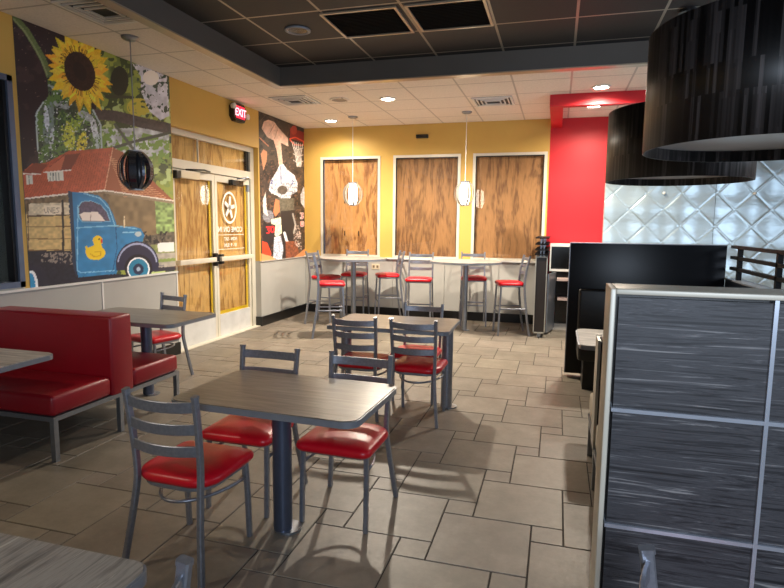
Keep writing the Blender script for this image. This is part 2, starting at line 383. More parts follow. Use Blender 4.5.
def board(y0, y1, z0, z1, lab, m):
    b = MB(); b.box(XD-.075, XD-.057, y0, y1, z0, z1); tag(b.obj('plywood_board', [m]), lab, 'plywood board')
board(DY0+.01, DY1-.01, 2.32, DZ-.01, 'pale plywood strip behind the transom glass over the double doors', m_ply3)
board(DY0+.01, 7.005, .1, 2.315, 'plywood sheet boarding the left glass door, beside the truck mural', m_ply3)
board(7.01, DY1-.01, .1, 2.315, 'plywood sheet boarding the right glass door with the reversed white lettering', m_ply3)
def door(n, y0, y1):
    d = MB(); x0, x1 = XD-.04, XD+.0; s = .055
    d.box(x0, x1, y0, y0+s, .012, 2.29); d.box(x0, x1, y1-s, y1, .012, 2.29); d.box(x0, x1, y0+s, y1-s, 2.2, 2.29)
    D = struct(d.obj('door_%d' % n, [m_doorf]))
    k = MB(); k.box(x0, x1+.001, y0+s, y1-s, .012, .32); k.obj('kick_panel', [pbr('white_kick_panel_%d' % n, (206, 206, 204), .4)], D)
    k = MB(); k.box(x0+.012, x0+.016, y0+s, y1-s, .32, 2.2); k.obj('glass_pane', [m_glassd], D)
    k = MB(); w = .045
    k.box(x0+.0, x0+.010, y1-s-w, y1-s, .32, 2.2); k.box(x0+.0, x0+.010, y0+s, y1-s-w, .32, .32+w)
    k.obj('yellow_edge_strip', [m_yedge], D)
    k = MB(); k.box(x1+.03, x1+.075, y0+.02, y1-.04, 1.09, 1.155, b=.008); k.box(x1, x1+.031, y0+.03, y0+.07, 1.1, 1.15)
    k.obj('push_bar', [pbr('cream_push_bar_%d' % n, (208, 198, 180), .4)], D)
    return D
D1 = door(1, DY0+.105, 7.005); D2 = door(2, 7.012, DY1-.105)
m_cream = pbr('cream_metal', (214, 200, 172), .4)
k = MB(); k.box(XD, XD+.06, 6.91, 6.97, 1.03, 1.21, b=.012); k.cyl(XD+.06, 6.94, 1.1, 1.16, .035); k.obj('latch', [m_black], D1)
k = MB(); k.box(XD, XD+.06, 7.04, 7.12, 1.05, 1.19, b=.012); k.obj('latch', [m_black], D2)
k = MB(); k.box(XD, XD+.07, 6.19, 6.58, 2.18, 2.27, b=.006); c = k.obj('door_closer', [m_cream], D1)
k = MB(); k.box(XD+.001, XD+.065, 6.11, 6.19, 2.17, 2.27, b=.006); k.obj('closer_end', [m_black], c)
k = MB(); k.sweep([(XD+.06, 6.3, 2.29), (XD+.12, 6.6, 2.31), (XD+.04, 6.85, 2.31)], .012, n=6); k.obj('closer_arm', [m_black], c)
k = MB(); k.box(XD, XD+.07, 7.36, 7.66, 2.17, 2.25, b=.006); c = k.obj('door_closer', [m_black], D2)
k = MB(); k.sweep([(XD+.06, 7.5, 2.27), (XD+.14, 7.68, 2.3), (XD+.04, 7.86, 2.3)], .012, n=6); k.cyl(XD+.05, 7.8, 2.1, 2.2, .03); k.obj('closer_arm', [m_steel], c)
# reversed decals on the right door: ring with a five limbed figure, lettering
m_decal = pbr('white_decal', (236, 232, 222), .5)
def text_mesh(txt, size):
    cu = bpy.data.curves.new('t', 'FONT'); cu.body = txt; cu.size = size; cu.align_x = 'CENTER'; cu.offset = size*.018; cu.extrude = .001
    o = bpy.data.objects.new('t', cu); COL.objects.link(o); bpy.context.view_layer.update()
    me = bpy.data.meshes.new_from_object(o.evaluated_get(bpy.context.evaluated_depsgraph_get())); bpy.data.objects.remove(o); return me
def put_text(name, lines, mat, parent, frame):
    mb = MB()
    for txt, size, off in lines:
        me = text_mesh(txt, size)
        mb.add([frame(v.co.x, v.co.y+off, v.co.z) for v in me.vertices], [list(p.vertices) for p in me.polygons])
    return mb.obj(name, [mat], parent)
xg = XD-.021
def dec(x, y, z): return (xg+z, 7.42-x, y)      # seen from inside the writing runs backwards
dk = MB(); n = 40; R0, R1 = .185, .215
ring = [(xg, 7.41+.88*r*math.cos(2*PI*i/n), 1.85+r*1.08*math.sin(2*PI*i/n)) for r in (R0, R1) for i in range(n)]
dk.add(ring, [(i, (i+1) % n, n+(i+1) % n, n+i) for i in range(n)])
for k_ in range(5):
    a = PI/2+2*PI*k_/5-.15; L = .165
    dk.add([(xg, 7.41+.03*math.cos(a+1.3), 1.85+.03*math.sin(a+1.3)), (xg, 7.41+L*math.cos(a+.16)*.85, 1.85+L*math.sin(a+.16)), (xg, 7.41+L*math.cos(a-.16)*.85, 1.85+L*math.sin(a-.16)), (xg, 7.41+.03*math.cos(a-1.3), 1.85+.03*math.sin(a-1.3))], [(0, 1, 2, 3)])
dk.obj('ring_emblem', [m_decal], D2)
put_text('door_lettering', [('COME ON IN', .108, 1.50), ('MON - SAT', .07, 1.375), ('10 - 9  SUN', .07, 1.285)], m_decal, D2, dec)
k = MB(); k.box(xg-.001, xg+.001, 7.10, 7.78, 1.455, 1.462); k.box(xg-.001, xg+.001, 7.08, 7.80, 1.25, 1.256); k.obj('decal_rule', [m_decal], D2)

# ------------------------------------------------------------------ exit sign (black eight sided box, red letters) on the left wall
t = thing('exit_sign', 'red lit EXIT sign in a black housing under the ceiling over the doors', 'exit sign', (XL, 7.42, 3.19))
k = MB(); pts = [(-.16, -.07), (-.10, -.13), (.12, -.13), (.17, -.07), (.17, .07), (.11, .12), (-.10, .12), (-.16, .07)]
rot = Matrix.Rotation(PI/2, 4, 'Z') @ Matrix.Rotation(PI/2, 4, 'X')
k.prism(pts, .0, .075, 0, mat=rot)
k.obj('housing', [m_black], t)
k = MB(); k.box(.075, .079, -.10, .13, -.085, .085); k.obj('sign_face', [emit('exit_red', (.75, .02, .05), 1.2)], t)
put_text('exit_letters', [('EXIT', .15, -.052)], emit('exit_letters', (1, .35, .4), 2.2), t, lambda x, y, z: (.081+z, x*.95+.015, y))
for yy, zz in ((-.17, .06), (.19, -.03)):
    k = MB(); k.lathe([(.0, .0), (.03, .0), (.042, .05), (.036, .055), (0, .05)], mat=Matrix.Translation((.05, yy, zz)) @ Matrix.Rotation(PI/2, 4, 'Y')); k.obj('emergency_lamp', [pbr('lamp_grey%d' % (yy > 0), (216, 214, 204), .3)], t)

# ------------------------------------------------------------------ murals: flat printed panels, painted in code
def vnoise(h, w, cell, seed):
    r = np.random.default_rng(seed); gh, gw = int(h/cell)+3, int(w/cell)+3; g = r.random((gh, gw))
    yy, xx = np.mgrid[0:h, 0:w]/cell; y0 = yy.astype(int); x0 = xx.astype(int); fy = yy-y0; fx = xx-x0
    fy = fy*fy*(3-2*fy); fx = fx*fx*(3-2*fx)
    return (g[y0, x0]*(1-fy)*(1-fx)+g[y0+1, x0]*fy*(1-fx)+g[y0, x0+1]*(1-fy)*fx+g[y0+1, x0+1]*fy*fx)
class Art:
    def __init__(s, x0, y0, x1, y1, k, bg):
        s.x0, s.y0, s.k = x0, y0, k; s.w, s.h = int((x1-x0)*k), int((y1-y0)*k)
        s.c = np.tile(np.array(bg, float), (s.h, s.w, 1)); s.Y, s.X = np.mgrid[0:s.h, 0:s.w]
        s.X = s.X/k+x0; s.Y = s.Y/k+y0
    def _p(s, m, col, jit=0, seed=1, cell=6):
        col = np.array(col, float)
        if jit: v = 1+jit*(vnoise(s.h, s.w, cell, seed)-.5)*2; s.c[m] = (col*v[..., None])[m]
        else: s.c[m] = col
    def mask(s, pts):
        m = np.zeros((s.h, s.w), bool); n = len(pts)
        for i in range(n):
            (xa, ya), (xb, yb) = pts[i], pts[(i+1) % n]
            if ya == yb: continue
            c = ((ya > s.Y) != (yb > s.Y)) & (s.X < (xb-xa)*(s.Y-ya)/(yb-ya)+xa); m ^= c
        return m
    def poly(s, pts, col, **k): s._p(s.mask(pts), col, **k)
    def emask(s, cx, cy, rx, ry, rot=0):
        c, q = math.cos(rot), math.sin(rot); u = (s.X-cx)*c+(s.Y-cy)*q; v = -(s.X-cx)*q+(s.Y-cy)*c
        return (u/rx)**2+(v/ry)**2 < 1
    def ell(s, cx, cy, rx, ry, col, rot=0, **k): s._p(s.emask(cx, cy, rx, ry, rot), col, **k)
    def line(s, pts, w, col, **k):
        m = np.zeros((s.h, s.w), bool)
        for (xa, ya), (xb, yb) in zip(pts[:-1], pts[1:]):
            dx, dy = xb-xa, yb-ya; L = dx*dx+dy*dy+1e-9; t = np.clip(((s.X-xa)*dx+(s.Y-ya)*dy)/L, 0, 1)
            m |= (s.X-xa-t*dx)**2+(s.Y-ya-t*dy)**2 < (w/2)**2
        s._p(m, col, **k)
    def blot(s, m, col, thr, cell, seed):
        s.c[m & (vnoise(s.h, s.w, cell, seed)*.65+vnoise(s.h, s.w, cell/2.3, seed+50)*.35 > thr)] = col
A = Art(0, 8, 182, 300, 3, (44, 33, 38))
a = lambda x, y: (10+x/4.594, 20+y/4.594)
b = lambda x, y: (10+x/3.563, 130+y/3.563)
allm = np.ones((A.h, A.w), bool)
A.blot(allm, (58, 44, 46), .62, 30, 2)
A.blot(allm, (120, 100, 90), .86, 5, 3)
gm = A.X > 100
A.poly([(96, 40), (182, 60), (182, 300), (96, 300)], (104, 118, 58), jit=.35, cell=26, seed=4)
A.blot(gm, (140, 150, 66), .52, 24, 5); A.blot(gm, (60, 72, 42), .6, 22, 6); A.blot(gm & (A.Y > 100), (168, 184, 120), .62, 18, 7)
A.ell(*a(500, 280), 9, 15, (42, 44, 34)); A.blot(A.emask(*a(590, 400), 12, 9), (190, 176, 70), .3, 9, 8)
A.poly([a(560, 200), a(640, 210), a(720, 260), a(730, 440), a(690, 460), a(640, 420), a(600, 330), a(600, 260)], (196, 196, 204), jit=.1, cell=9)
A.blot(A.mask([a(560, 200), a(730, 240), a(730, 430), a(600, 400)]), (58, 74, 62), .6, 9, 12)
A.ell(*a(645, 265), 8, 7.5, (222, 216, 206))
A.poly([a(420, 500), a(730, 490), a(730, 620), a(470, 640)], (176, 180, 182), jit=.2, cell=12, seed=21); A.blot(A.mask([a(380, 480), a(730, 540), a(730, 660), a(380, 660)]), (110, 140, 60), .47, 10, 22)
A.line([a(360, 430), a(480, 440), a(600, 470), a(740, 500)], 10.5, (74, 66, 64), jit=.12)
A.line([a(430, 600), a(560, 560), a(740, 515)], 3, (70, 74, 62)); A.line([a(480, 480), a(540, 560), a(600, 640)], 3, (78, 84, 70)); A.line([a(440, 350), a(560, 355)], 3, (60, 62, 46))
# stem, jar, sunflower
A.line([a(20, -10), a(70, 45), a(110, 110), a(150, 180), a(180, 260)], 6.0, (92, 108, 64), jit=.12, cell=4); A.line([a(14, -6), a(64, 50), a(104, 114), a(142, 184), a(170, 256)], 1.6, (126, 138, 96))
J = [a(130, 700), a(120, 430), a(140, 385), a(175, 350), a(168, 250), a(240, 270), a(300, 380), a(380, 410), a(412, 470), a(425, 700)]
A.poly(J, (72, 86, 66), jit=.3, cell=10, seed=31); jm = A.mask(J) & (A.Y < 165)
A.blot(jm, (92, 122, 62), .5, 15, 32)
for x_, y_, rx_, ry_, rt, cl in ((175, 470, 24, 95, .1, (120, 136, 130)), (165, 450, 12, 60, -.1, (198, 204, 212)), (190, 540, 10, 50, .1, (186, 194, 200)), (235, 390, 40, 16, .3, (150, 158, 160)), (300, 470, 26, 60, .5, (142, 164, 62)), (265, 530, 30, 70, -.2, (186, 190, 70)), (330, 560, 24, 50, .3, (206, 196, 66)), (238, 470, 14, 60, 0, (58, 84, 48)), (345, 440, 40, 18, .5, (160, 168, 170)), (385, 500, 14, 60, -.2, (196, 202, 206)), (360, 520, 12, 50, 0, (44, 52, 50)), (215, 420, 12, 30, .4, (40, 48, 44)), (290, 430, 14, 34, -.5, (52, 66, 46)), (400, 560, 10, 40, 0, (168, 180, 180))):
    mm = A.emask(*a(x_, y_), rx_/4.594, ry_/4.594, rt) & jm; mm &= vnoise(A.h, A.w, 5, int(x_*3+y_)) > .3; A._p(mm, cl, jit=.12, cell=5, seed=int(x_))
A.blot(jm, (214, 218, 222), .78, 5, 33); A.blot(jm, (34, 42, 40), .76, 6, 35)
A.line([a(125, 600), a(118, 430), a(150, 378)], 1.6, (176, 190, 188)); A.line([a(420, 600), a(414, 480), a(380, 415)], 1.6, (170, 184, 184)); A.line([a(175, 300), a(240, 325)], 2, (150, 160, 160))
fx, fy = a(318, 235); random.seed(3)
for ringk, (n_, ro, col) in enumerate(((21, 1.08, (226, 178, 44)), (19, .97, (246, 208, 66)), (17, .82, (240, 194, 54)))):
    for i in range(n_):
        t_ = 2*PI*i/n_+ringk*.15+random.uniform(-.05, .05); rr = ro*random.uniform(.9, 1.05); rx_, ry_ = 28*rr, 40*rr
        def e(tt, kx, ky):
            x_, y_ = kx*math.cos(tt), ky*math.sin(tt); c_, s_ = math.cos(-.42), math.sin(-.42); return (fx+x_*c_-y_*s_, fy+x_*s_+y_*c_)
        A.poly([e(t_-.20, 12, 18), e(t_-.17, rx_*.74, ry_*.74), e(t_, rx_*1.06, ry_*1.02), e(t_+.17, rx_*.74, ry_*.74), e(t_+.20, 12, 18)], tuple(c_*random.uniform(.86, 1.06) for c_ in col), jit=.08, cell=3)
for i in range(60):
    t_ = random.uniform(0, 2*PI); A.line([(e(t_, 12, 18)), e(t_, 17+3*random.random(), 24+4*random.random())], .7, (120, 72, 20))
A.ell(fx, fy, 14.5, 20.5, (46, 30, 28), rot=-.42, jit=.25, cell=3); A.ell(fx, fy, 6, 10, (34, 24, 26), rot=-.42)
# house
A.poly([b(335, 210), b(585, 248), b(585, 360), b(500, 400), b(350, 360)], (126, 106, 78), jit=.15, cell=14, seed=41)
A.poly([b(515, 250), b(590, 250), b(590, 370), b(520, 370)], (128, 150, 92), jit=.3, cell=7, seed=42)
A.poly([b(40, 250), b(340, 215), b(380, 345), b(215, 320), b(40, 330)], (112, 94, 72), jit=.2, cell=8, seed=43)
A.poly([b(35, 243), b(35, 155), b(75, 120), b(125, 118), b(205, 75), b(365, 62), b(335, 213)], (176, 84, 58), jit=.08, cell=8, seed=44)
for i in range(34): A.line([b(35+i*10, 243-i*1), b(110+i*8.2, 110-i*1.2)], .35, (146, 64, 44))
A.poly([b(365, 62), b(400, 78), b(580, 250), b(335, 213)], (150, 84, 56))
for i in range(24): A.line([b(352+i*2.3, 90+i*6.4), b(352+i*9.2, 88+i*6.9)], .8, (196, 142, 104))
A.line([b(365, 62), b(335, 215)], 1.0, (206, 150, 120)); A.line([b(35, 246), b(215, 226), b(335, 215), b(580, 252)], 1.6, (224, 212, 200)); A.line([b(340, 222), b(580, 258)], 2.4, (140, 122, 100))
A.poly([b(120, 148), b(190, 88), b(248, 82), b(215, 142)], (120, 58, 44)); A.poly([b(120, 148), b(195, 88), b(180, 142)], (184, 98, 70)); A.poly([b(130, 150), b(188, 146), b(190, 180), b(134, 182)], (206, 204, 192)); A.line([b(118, 150), b(215, 142)], 1.2, (228, 216, 206))
for x_ in (142, 152, 162, 172): A.line([b(x_, 152), b(x_, 178)], .9, (96, 100, 98))
A.poly([b(40, 152), b(85, 118), b(132, 122), b(105, 158)], (128, 62, 46)); A.poly([b(54, 160), b(78, 160), b(80, 192), b(57, 194)], (198, 194, 184)); A.line([b(42, 155), b(106, 157)], 1.1, (226, 214, 204)); A.line([b(66, 162), b(68, 192)], .8, (110, 110, 106))
# street at the right
A.poly([b(470, 380), b(590, 360), b(590, 430), b(480, 430)], (92, 84, 72), jit=.3, cell=6, seed=51)
A.poly([b(500, 410), b(590, 400), b(590, 440), b(510, 445)], (128, 136, 84), jit=.15, cell=6, seed=52); A.poly([b(500, 440), b(590, 436), b(590, 495), b(510, 490)], (160, 152, 140), jit=.1, cell=8, seed=53); A.line([b(500, 468), b(590, 460)], 3, (122, 140, 74))
A.poly([b(524, 402), b(582, 398), b(584, 432), b(526, 434)], (222, 220, 216)); A.blot(A.mask([b(470, 360), b(560, 360), b(540, 402), b(480, 410)]), (44, 40, 40), .5, 6, 54)
# cargo bed of planks and a crate
A.poly([b(40, 300), b(215, 296), b(215, 430), b(62, 428)], (190, 162, 108), jit=.1, cell=7, seed=61)
for yy in (345, 388, 428): A.line([b(45, yy), b(215, yy-2)], .9, (120, 92, 56))
A.poly([b(60, 262), b(215, 258), b(215, 300), b(60, 303)], (196, 182, 156), jit=.12, cell=6, seed=62); A.poly([b(118, 268), b(180, 266), b(180, 300), b(118, 304)], (216, 202, 180))
def glyph(o, sc, strokes, wd, col, art=A):
    for st in strokes: art.line([(o[0]+x_*sc, o[1]+y_*sc) for x_, y_ in st], wd, col)
LET = {'U': [[(0, 0), (0, 1.6), (.5, 2), (1, 1.6), (1, 0)]], 'N': [[(0, 2), (0, 0), (1, 2), (1, 0)]], 'E': [[(1, 0), (0, 0), (0, 2), (1, 2)], [(0, 1), (.8, 1)]], 'S': [[(1, .2), (.5, 0), (0, .4), (1, 1.5), (.5, 2), (0, 1.8)]],
       '3': [[(0, 0), (1, 0), (.5, .9), (1, 1.3), (.8, 2), (0, 2)]], '0': [[(0, .3), (.5, 0), (1, .3), (1, 1.7), (.5, 2), (0, 1.7), (0, .3)]], '1': [[(.3, .4), (.6, 0), (.6, 2)]], '2': [[(0, .3), (.5, 0), (1, .4), (0, 2), (1, 2)]]}
for i, ch in enumerate('UNES'): glyph(b(122+i*14, 276), 2.6, LET[ch], .7, (140, 124, 110))
A.line([b(60, 306), b(215, 302)], 1.6, (80, 62, 48)); A.line([b(186, 250), b(188, 432)], 2.2, (44, 38, 38)); A.line([b(62, 250), b(64, 432)], 1.2, (90, 70, 50))
# truck
A.poly([b(60, 432), b(225, 430), b(240, 520), b(375, 512), b(470, 520), b(590, 500), b(590, 540), b(60, 600)], (30, 29, 42), jit=.15, cell=6, seed=71)
A.blot(A.mask([b(110, 435), b(225, 435), b(225, 480), b(110, 470)]), (130, 120, 112), .55, 5, 72)
A.line([b(470, 500), b(590, 492)], 4, (48, 46, 56)); A.line([b(480, 486), b(545, 482)], 1.3, (120, 118, 120))
CAB = [b(215, 220), b(262, 222), b(312, 232), b(345, 258), b(366, 300), b(380, 345), b(440, 343), b(466, 352), b(478, 375), b(470, 398), b(420, 420), b(392, 462), b(378, 512), b(242, 524), b(230, 480)]
A.poly(CAB, (44, 118, 168), jit=.07, cell=14, seed=73)
A.poly([b(205, 215), b(220, 220), b(236, 524), b(222, 480)], (34, 52, 76))
A.line([b(240, 268), b(238, 500), b(250, 508), b(370, 500)], .9, (126, 184, 214)); A.line([b(262, 226), b(318, 242), b(352, 280), b(374, 345)], 1.0, (128, 186, 214)); A.line([b(235, 348), b(375, 340), b(450, 352)], 1.1, (120, 180, 208)); A.line([b(375, 345), b(380, 420), b(365, 500)], .8, (24, 74, 116)); A.line([b(400, 365), b(462, 362)], .9, (130, 186, 210))
WN = [b(240, 272), b(252, 254), b(286, 250), b(322, 264), b(346, 292), b(358, 326), b(256, 328), b(242, 312)]
A.poly(WN, (124, 180, 208)); A.poly([(x_*.94+b(296, 292)[0]*.06, y_*.94+b(296, 292)[1]*.06) for x_, y_ in WN], (82, 74, 96), jit=.15, cell=4); A.poly([b(246, 300), b(262, 292), b(310, 292), b(338, 322), b(258, 324)], (222, 208, 198))
A.line([b(285, 296), b(286, 322)], .6, (150, 120, 110)); A.ell(*b(455, 370), 3.2, 2.4, (170, 186, 190))
A.line([b(405, 308), b(406, 345)], 1.2, (214, 196, 160))
# duck
DK = (236, 190, 28)
A.ell(*b(303, 437), 9.8, 7.3, DK); A.poly([b(267, 415), b(272, 412), b(290, 432), b(280, 455), b(268, 440)], DK); A.ell(*b(311, 394), 5.0, 5.2, DK); A.poly([b(300, 400), b(322, 402), b(330, 425), b(295, 425)], DK)
A.poly([b(322, 386), b(329, 390), b(328, 400), b(321, 402)], (204, 62, 34)); A.ell(*b(316, 388), .7, .8, (40, 30, 20)); A.line([b(285, 440), b(300, 452), b(322, 446), b(322, 432), b(300, 434)], .8, (196, 146, 16))
# fender and wheels
m_ = A.emask(*b(452, 478), 21.5, 23, 0) & (A.Y < b(0, 500)[1]); A._p(m_, (38, 38, 62)); A.c[A.emask(*b(452, 478), 20.0, 21.5) & ~A.emask(*b(452, 480), 18.8, 20) & (A.Y < b(0, 470)[1])] = (150, 156, 186)
A.ell(*b(456, 492), 14, 14, (26, 24, 34)); A.ell(*b(456, 495), 11.2, 11.8, (224, 224, 226)); A.ell(*b(456, 495), 9.8, 10.4, (36, 116, 150)); A.ell(*b(456, 495), 5.2, 5.6, (28, 40, 70)); A.ell(*b(456, 495), 2.0, 2.2, (150, 170, 190))
A.ell(*b(88, 540), 12.5, 17, (34, 32, 48)); A.ell(*b(74, 550), 6.4, 14, (222, 224, 228)); A.ell(*b(71, 552), 4.8, 12, (40, 130, 176))

def proj(x, y, z):
    d = np.stack([x, y, z-HC], -1); zc = d@FW; return 392+F_PX*(d@RT)/zc, 294-F_PX*(d@UP)/zc
def paint_panel(name, art, y0, y1, z0, z1, ny, nz, thick, label):
    ys = np.linspace(y0, y1, ny); zs = np.linspace(z0, z1, nz); YY, ZZ = np.meshgrid(ys, zs, indexing='ij')
    px, py = proj(np.full_like(YY, XL), YY, ZZ)       # where each wall point lies on the drawing, which is laid out in oblique coordinates
    ix = np.clip(((px-art.x0)*art.k).astype(int), 0, art.w-1); iy = np.clip(((py-art.y0)*art.k).astype(int), 0, art.h-1)
    cc = (art.c[iy, ix]*1.1+6).clip(0, 255)/255; cc = np.where(cc <= .04045, cc/12.92, ((cc+.055)/1.055)**2.4)
    n = ny*nz; vs = np.stack([np.full(n, XL+thick), YY.ravel(), ZZ.ravel()], -1)
    idx = np.arange(n).reshape(ny, nz); fs = np.stack([idx[:-1, :-1], idx[1:, :-1], idx[1:, 1:], idx[:-1, 1:]], -1).reshape(-1, 4)
    back = np.array([[XL+.0005, y0, z0], [XL+.0005, y1, z0], [XL+.0005, y1, z1], [XL+.0005, y0, z1]]); vs = np.vstack([vs, back]); c4 = [idx[0, 0], idx[-1, 0], idx[-1, -1], idx[0, -1]]
    rim = [[n, n+1, c4[1], c4[0]], [n+1, n+2, c4[2], c4[1]], [n+2, n+3, c4[3], c4[2]], [n+3, n, c4[0], c4[3]], [n+3, n+2, n+1, n]]
    me = bpy.data.meshes.new(name); me.from_pydata(vs.tolist(), [], fs.tolist()+[[int(q) for q in r] for r in rim])
    col = np.ones((n+4, 4), np.float32); col[:n, :3] = cc.reshape(-1, 3); col[n:, :3] = .02
    at = me.color_attributes.new('print', 'FLOAT_COLOR', 'POINT'); at.data.foreach_set('color', col.ravel())
    k = NT(name+'_print'); an = k.nd('ShaderNodeAttribute', attribute_name='print'); k.link(an.outputs['Color'], k.b.inputs['Base Color']); k.b.inputs['Roughness'].default_value = .5
    me.materials.append(k.m); o = bpy.data.objects.new(name, me); COL.objects.link(o); return tag(o, label, 'mural')
paint_panel('wall_mural', A, 3.95, 5.975, SZ, ZC-.002, 250, 330, .004, 'large mural of sunflower jar, tiled roof house and blue truck with yellow duck')

Bm = Art(250, 100, 316, 268, 5, (50, 42, 40))
c = lambda x, y: (250+x/3.675, 105+y/3.675)
am = np.ones((Bm.h, Bm.w), bool)
Bm.blot(am, (66, 54, 48), .56, 22, 81); Bm.blot(am, (30, 26, 28), .62, 18, 82); Bm.blot(am & (Bm.Y > 150), (96, 70, 56), .68, 9, 83)
SK = (196, 160, 142)
Bm.poly([c(42, 85), c(50, 60), c(68, 54), c(88, 62), c(104, 84), c(138, 122), c(140, 152), c(112, 138), c(116, 180), c(120, 222), c(106, 226), c(98, 170), c(86, 130), c(62, 118)], SK, jit=.1, cell=8)
Bm.line([c(88, 72), c(70, 105)], .7, (150, 110, 96)); Bm.line([c(100, 90), c(88, 125)], .7, (160, 120, 104))
Bm.poly([c(38, 180), c(48, 162), c(62, 172), c(60, 205), c(48, 240), c(44, 215)], (188, 130, 96)); Bm.line([c(34, 120), c(66, 150)], 1.1, (170, 110, 84))
JW = [c(68, 312), c(74, 280), c(92, 252), c(108, 220), c(122, 218), c(138, 240), c(162, 258), c(174, 288), c(172, 318), c(150, 330), c(146, 346), c(112, 344), c(96, 330), c(78, 326)]
Bm.poly(JW, (176, 178, 186), jit=.16, cell=7); Bm.blot(Bm.mask(JW), (206, 208, 214), .55, 7, 91); Bm.blot(Bm.mask(JW) & (Bm.Y > 183), (120, 120, 128), .6, 6, 92); Bm.line([c(112, 225), c(113, 290)], .9, (60, 74, 120)); Bm.line([c(96, 255), c(110, 262)], .8, (150, 156, 176))
glyph(c(76, 276), 1.7, LET['2'], .9, (56, 70, 130), Bm); glyph(c(152, 278), 1.7, LET['2'], .9, (56, 70, 130), Bm)
Bm.ell(*c(118, 312), 5.0, 4.4, (74, 66, 60), jit=.2); Bm.poly([c(90, 342), c(160, 342), c(162, 392), c(140, 420), c(110, 400)], (88, 84, 72), jit=.2, cell=6)
Bm.poly([c(92, 345), c(106, 350), c(108, 392), c(92, 410), c(84, 392)], (184, 110, 74)); Bm.poly([c(112, 390), c(165, 385), c(160, 470), c(140, 560), c(118, 560)], (38, 34, 36))
Bm.line([c(126, 470), c(134, 500), c(150, 512)], 2.6, (200, 202, 206)); Bm.line([c(156, 400), c(166, 440), c(160, 470)], 1.6, (150, 146, 140))
Bm.ell(*c(66, 408), 5.4, 6.2, (112, 112, 120), jit=.25, cell=4); Bm.poly([c(76, 420), c(112, 412), c(116, 470), c(96, 486), c(80, 462)], (212, 206, 176), jit=.15, cell=5)
Bm.poly([c(46, 432), c(92, 440), c(88, 500), c(48, 520)], (34, 30, 34)); glyph(c(60, 448), 2.9, LET['3'], 1.4, (206, 40, 44), Bm); glyph(c(76, 446), 2.9, LET['0'], 1.4, (206, 40, 44), Bm)
Bm.poly([c(44, 500), c(62, 506), c(78, 545), c(72, 560), c(44, 545)], (206, 60, 36)); Bm.poly([c(40, 545), c(90, 560), c(100, 600), c(40, 600)], (196, 140, 92)); Bm.poly([c(88, 486), c(112, 480), c(122, 530), c(114, 574), c(84, 560)], (178, 184, 200), jit=.3, cell=4)
Bm.poly([c(130, 500), c(172, 500), c(180, 560), c(130, 572)], (120, 66, 46), jit=.25, cell=5); Bm.blot(Bm.mask([c(160, 440), c(185, 440), c(188, 530), c(160, 520)]), (190, 170, 160), .6, 5, 84); Bm.poly([c(160, 560), c(210, 520), c(210, 600), c(150, 600)], (182, 120, 78))
Bm.poly([c(46, 350), c(56, 320), c(60, 380), c(66, 410), c(48, 395)], (200, 190, 186)); Bm.poly([c(184, 330), c(196, 300), c(204, 320), c(200, 380), c(186, 360)], (176, 172, 176), jit=.2)
Bm.poly([c(184, 392), c(206, 380), c(206, 440), c(186, 462)], (34, 28, 32)); glyph(c(185, 398), 2.3, LET['3'], 1.6, (224, 210, 206), Bm); glyph(c(185, 398), 2.3, LET['3'], .8, (196, 34, 40), Bm); glyph(c(186, 428), 2.3, LET['0'], 1.6, (224, 210, 206), Bm); glyph(c(186, 428), 2.3, LET['0'], .8, (196, 34, 40), Bm)
Bm.poly([c(146, 84), c(200, 100), c(200, 140), c(146, 122)], (122, 34, 36)); Bm.ell(*c(160, 92), 3.2, 4.5, (150, 52, 44)); Bm.line([c(146, 124), c(165, 118), c(196, 134), c(194, 148), c(164, 146), c(146, 128)], 1.0, (214, 78, 52))
for i in range(6): Bm.line([c(152+i*8, 134+i*2), c(166+i*4, 180), c(172+i*3, 226)], .6, (206, 200, 196))
for yy in (160, 185, 208): Bm.line([c(158, yy-6), c(174, yy+4), c(194, yy-2)], .6, (196, 190, 186))
Bm.line([c(36, 60), c(60, 30), c(110, 50)], .5, (80, 70, 60)); Bm.line([c(130, 30), c(150, 60)], .6, (100, 80, 70))
paint_panel('wall_mural', Bm, 8.085, YB-.02, SZ, ZC-.002, 150, 260, .004, 'dark mural of basketball players reaching up by a hoop, right of the doors')

# ------------------------------------------------------------------ chairs
def arc_post(sx, pts, n=14):
    P = [Vector((sx*x, y, z)) for x, y, z in pts]; out = []
    P = [P[0]]+P+[P[-1]]
    for i in range(1, len(P)-2):
        for k in range(4):
            t = k/4; p0, p1, p2, p3 = P[i-1], P[i], P[i+1], P[i+2]
            out.append(.5*((2*p1)+(-p0+p2)*t+(2*p0-5*p1+4*p2-p3)*t*t+(-p0+3*p1-3*p2+p3)*t**3))
    out.append(P[-2]); return out
def seat_pts(w, d, yb, yf, n=8):
    # D shaped seat: wide rounded front, narrower rounded rear
    pts = []
    for cx, cy, r, a0 in ((w/2-.05, yf-.05, .05, 0), (-w/2+.05, yf-.05, .05, PI/2), (-w/2+.12, yb+.12, .12, PI), (w/2-.12, yb+.12, .12, 1.5*PI)):
        for i in range(n+1):
            a_ = a0+PI/2*i/n; pts.append((cx+r*math.cos(a_), cy+r*math.sin(a_)))
    return pts
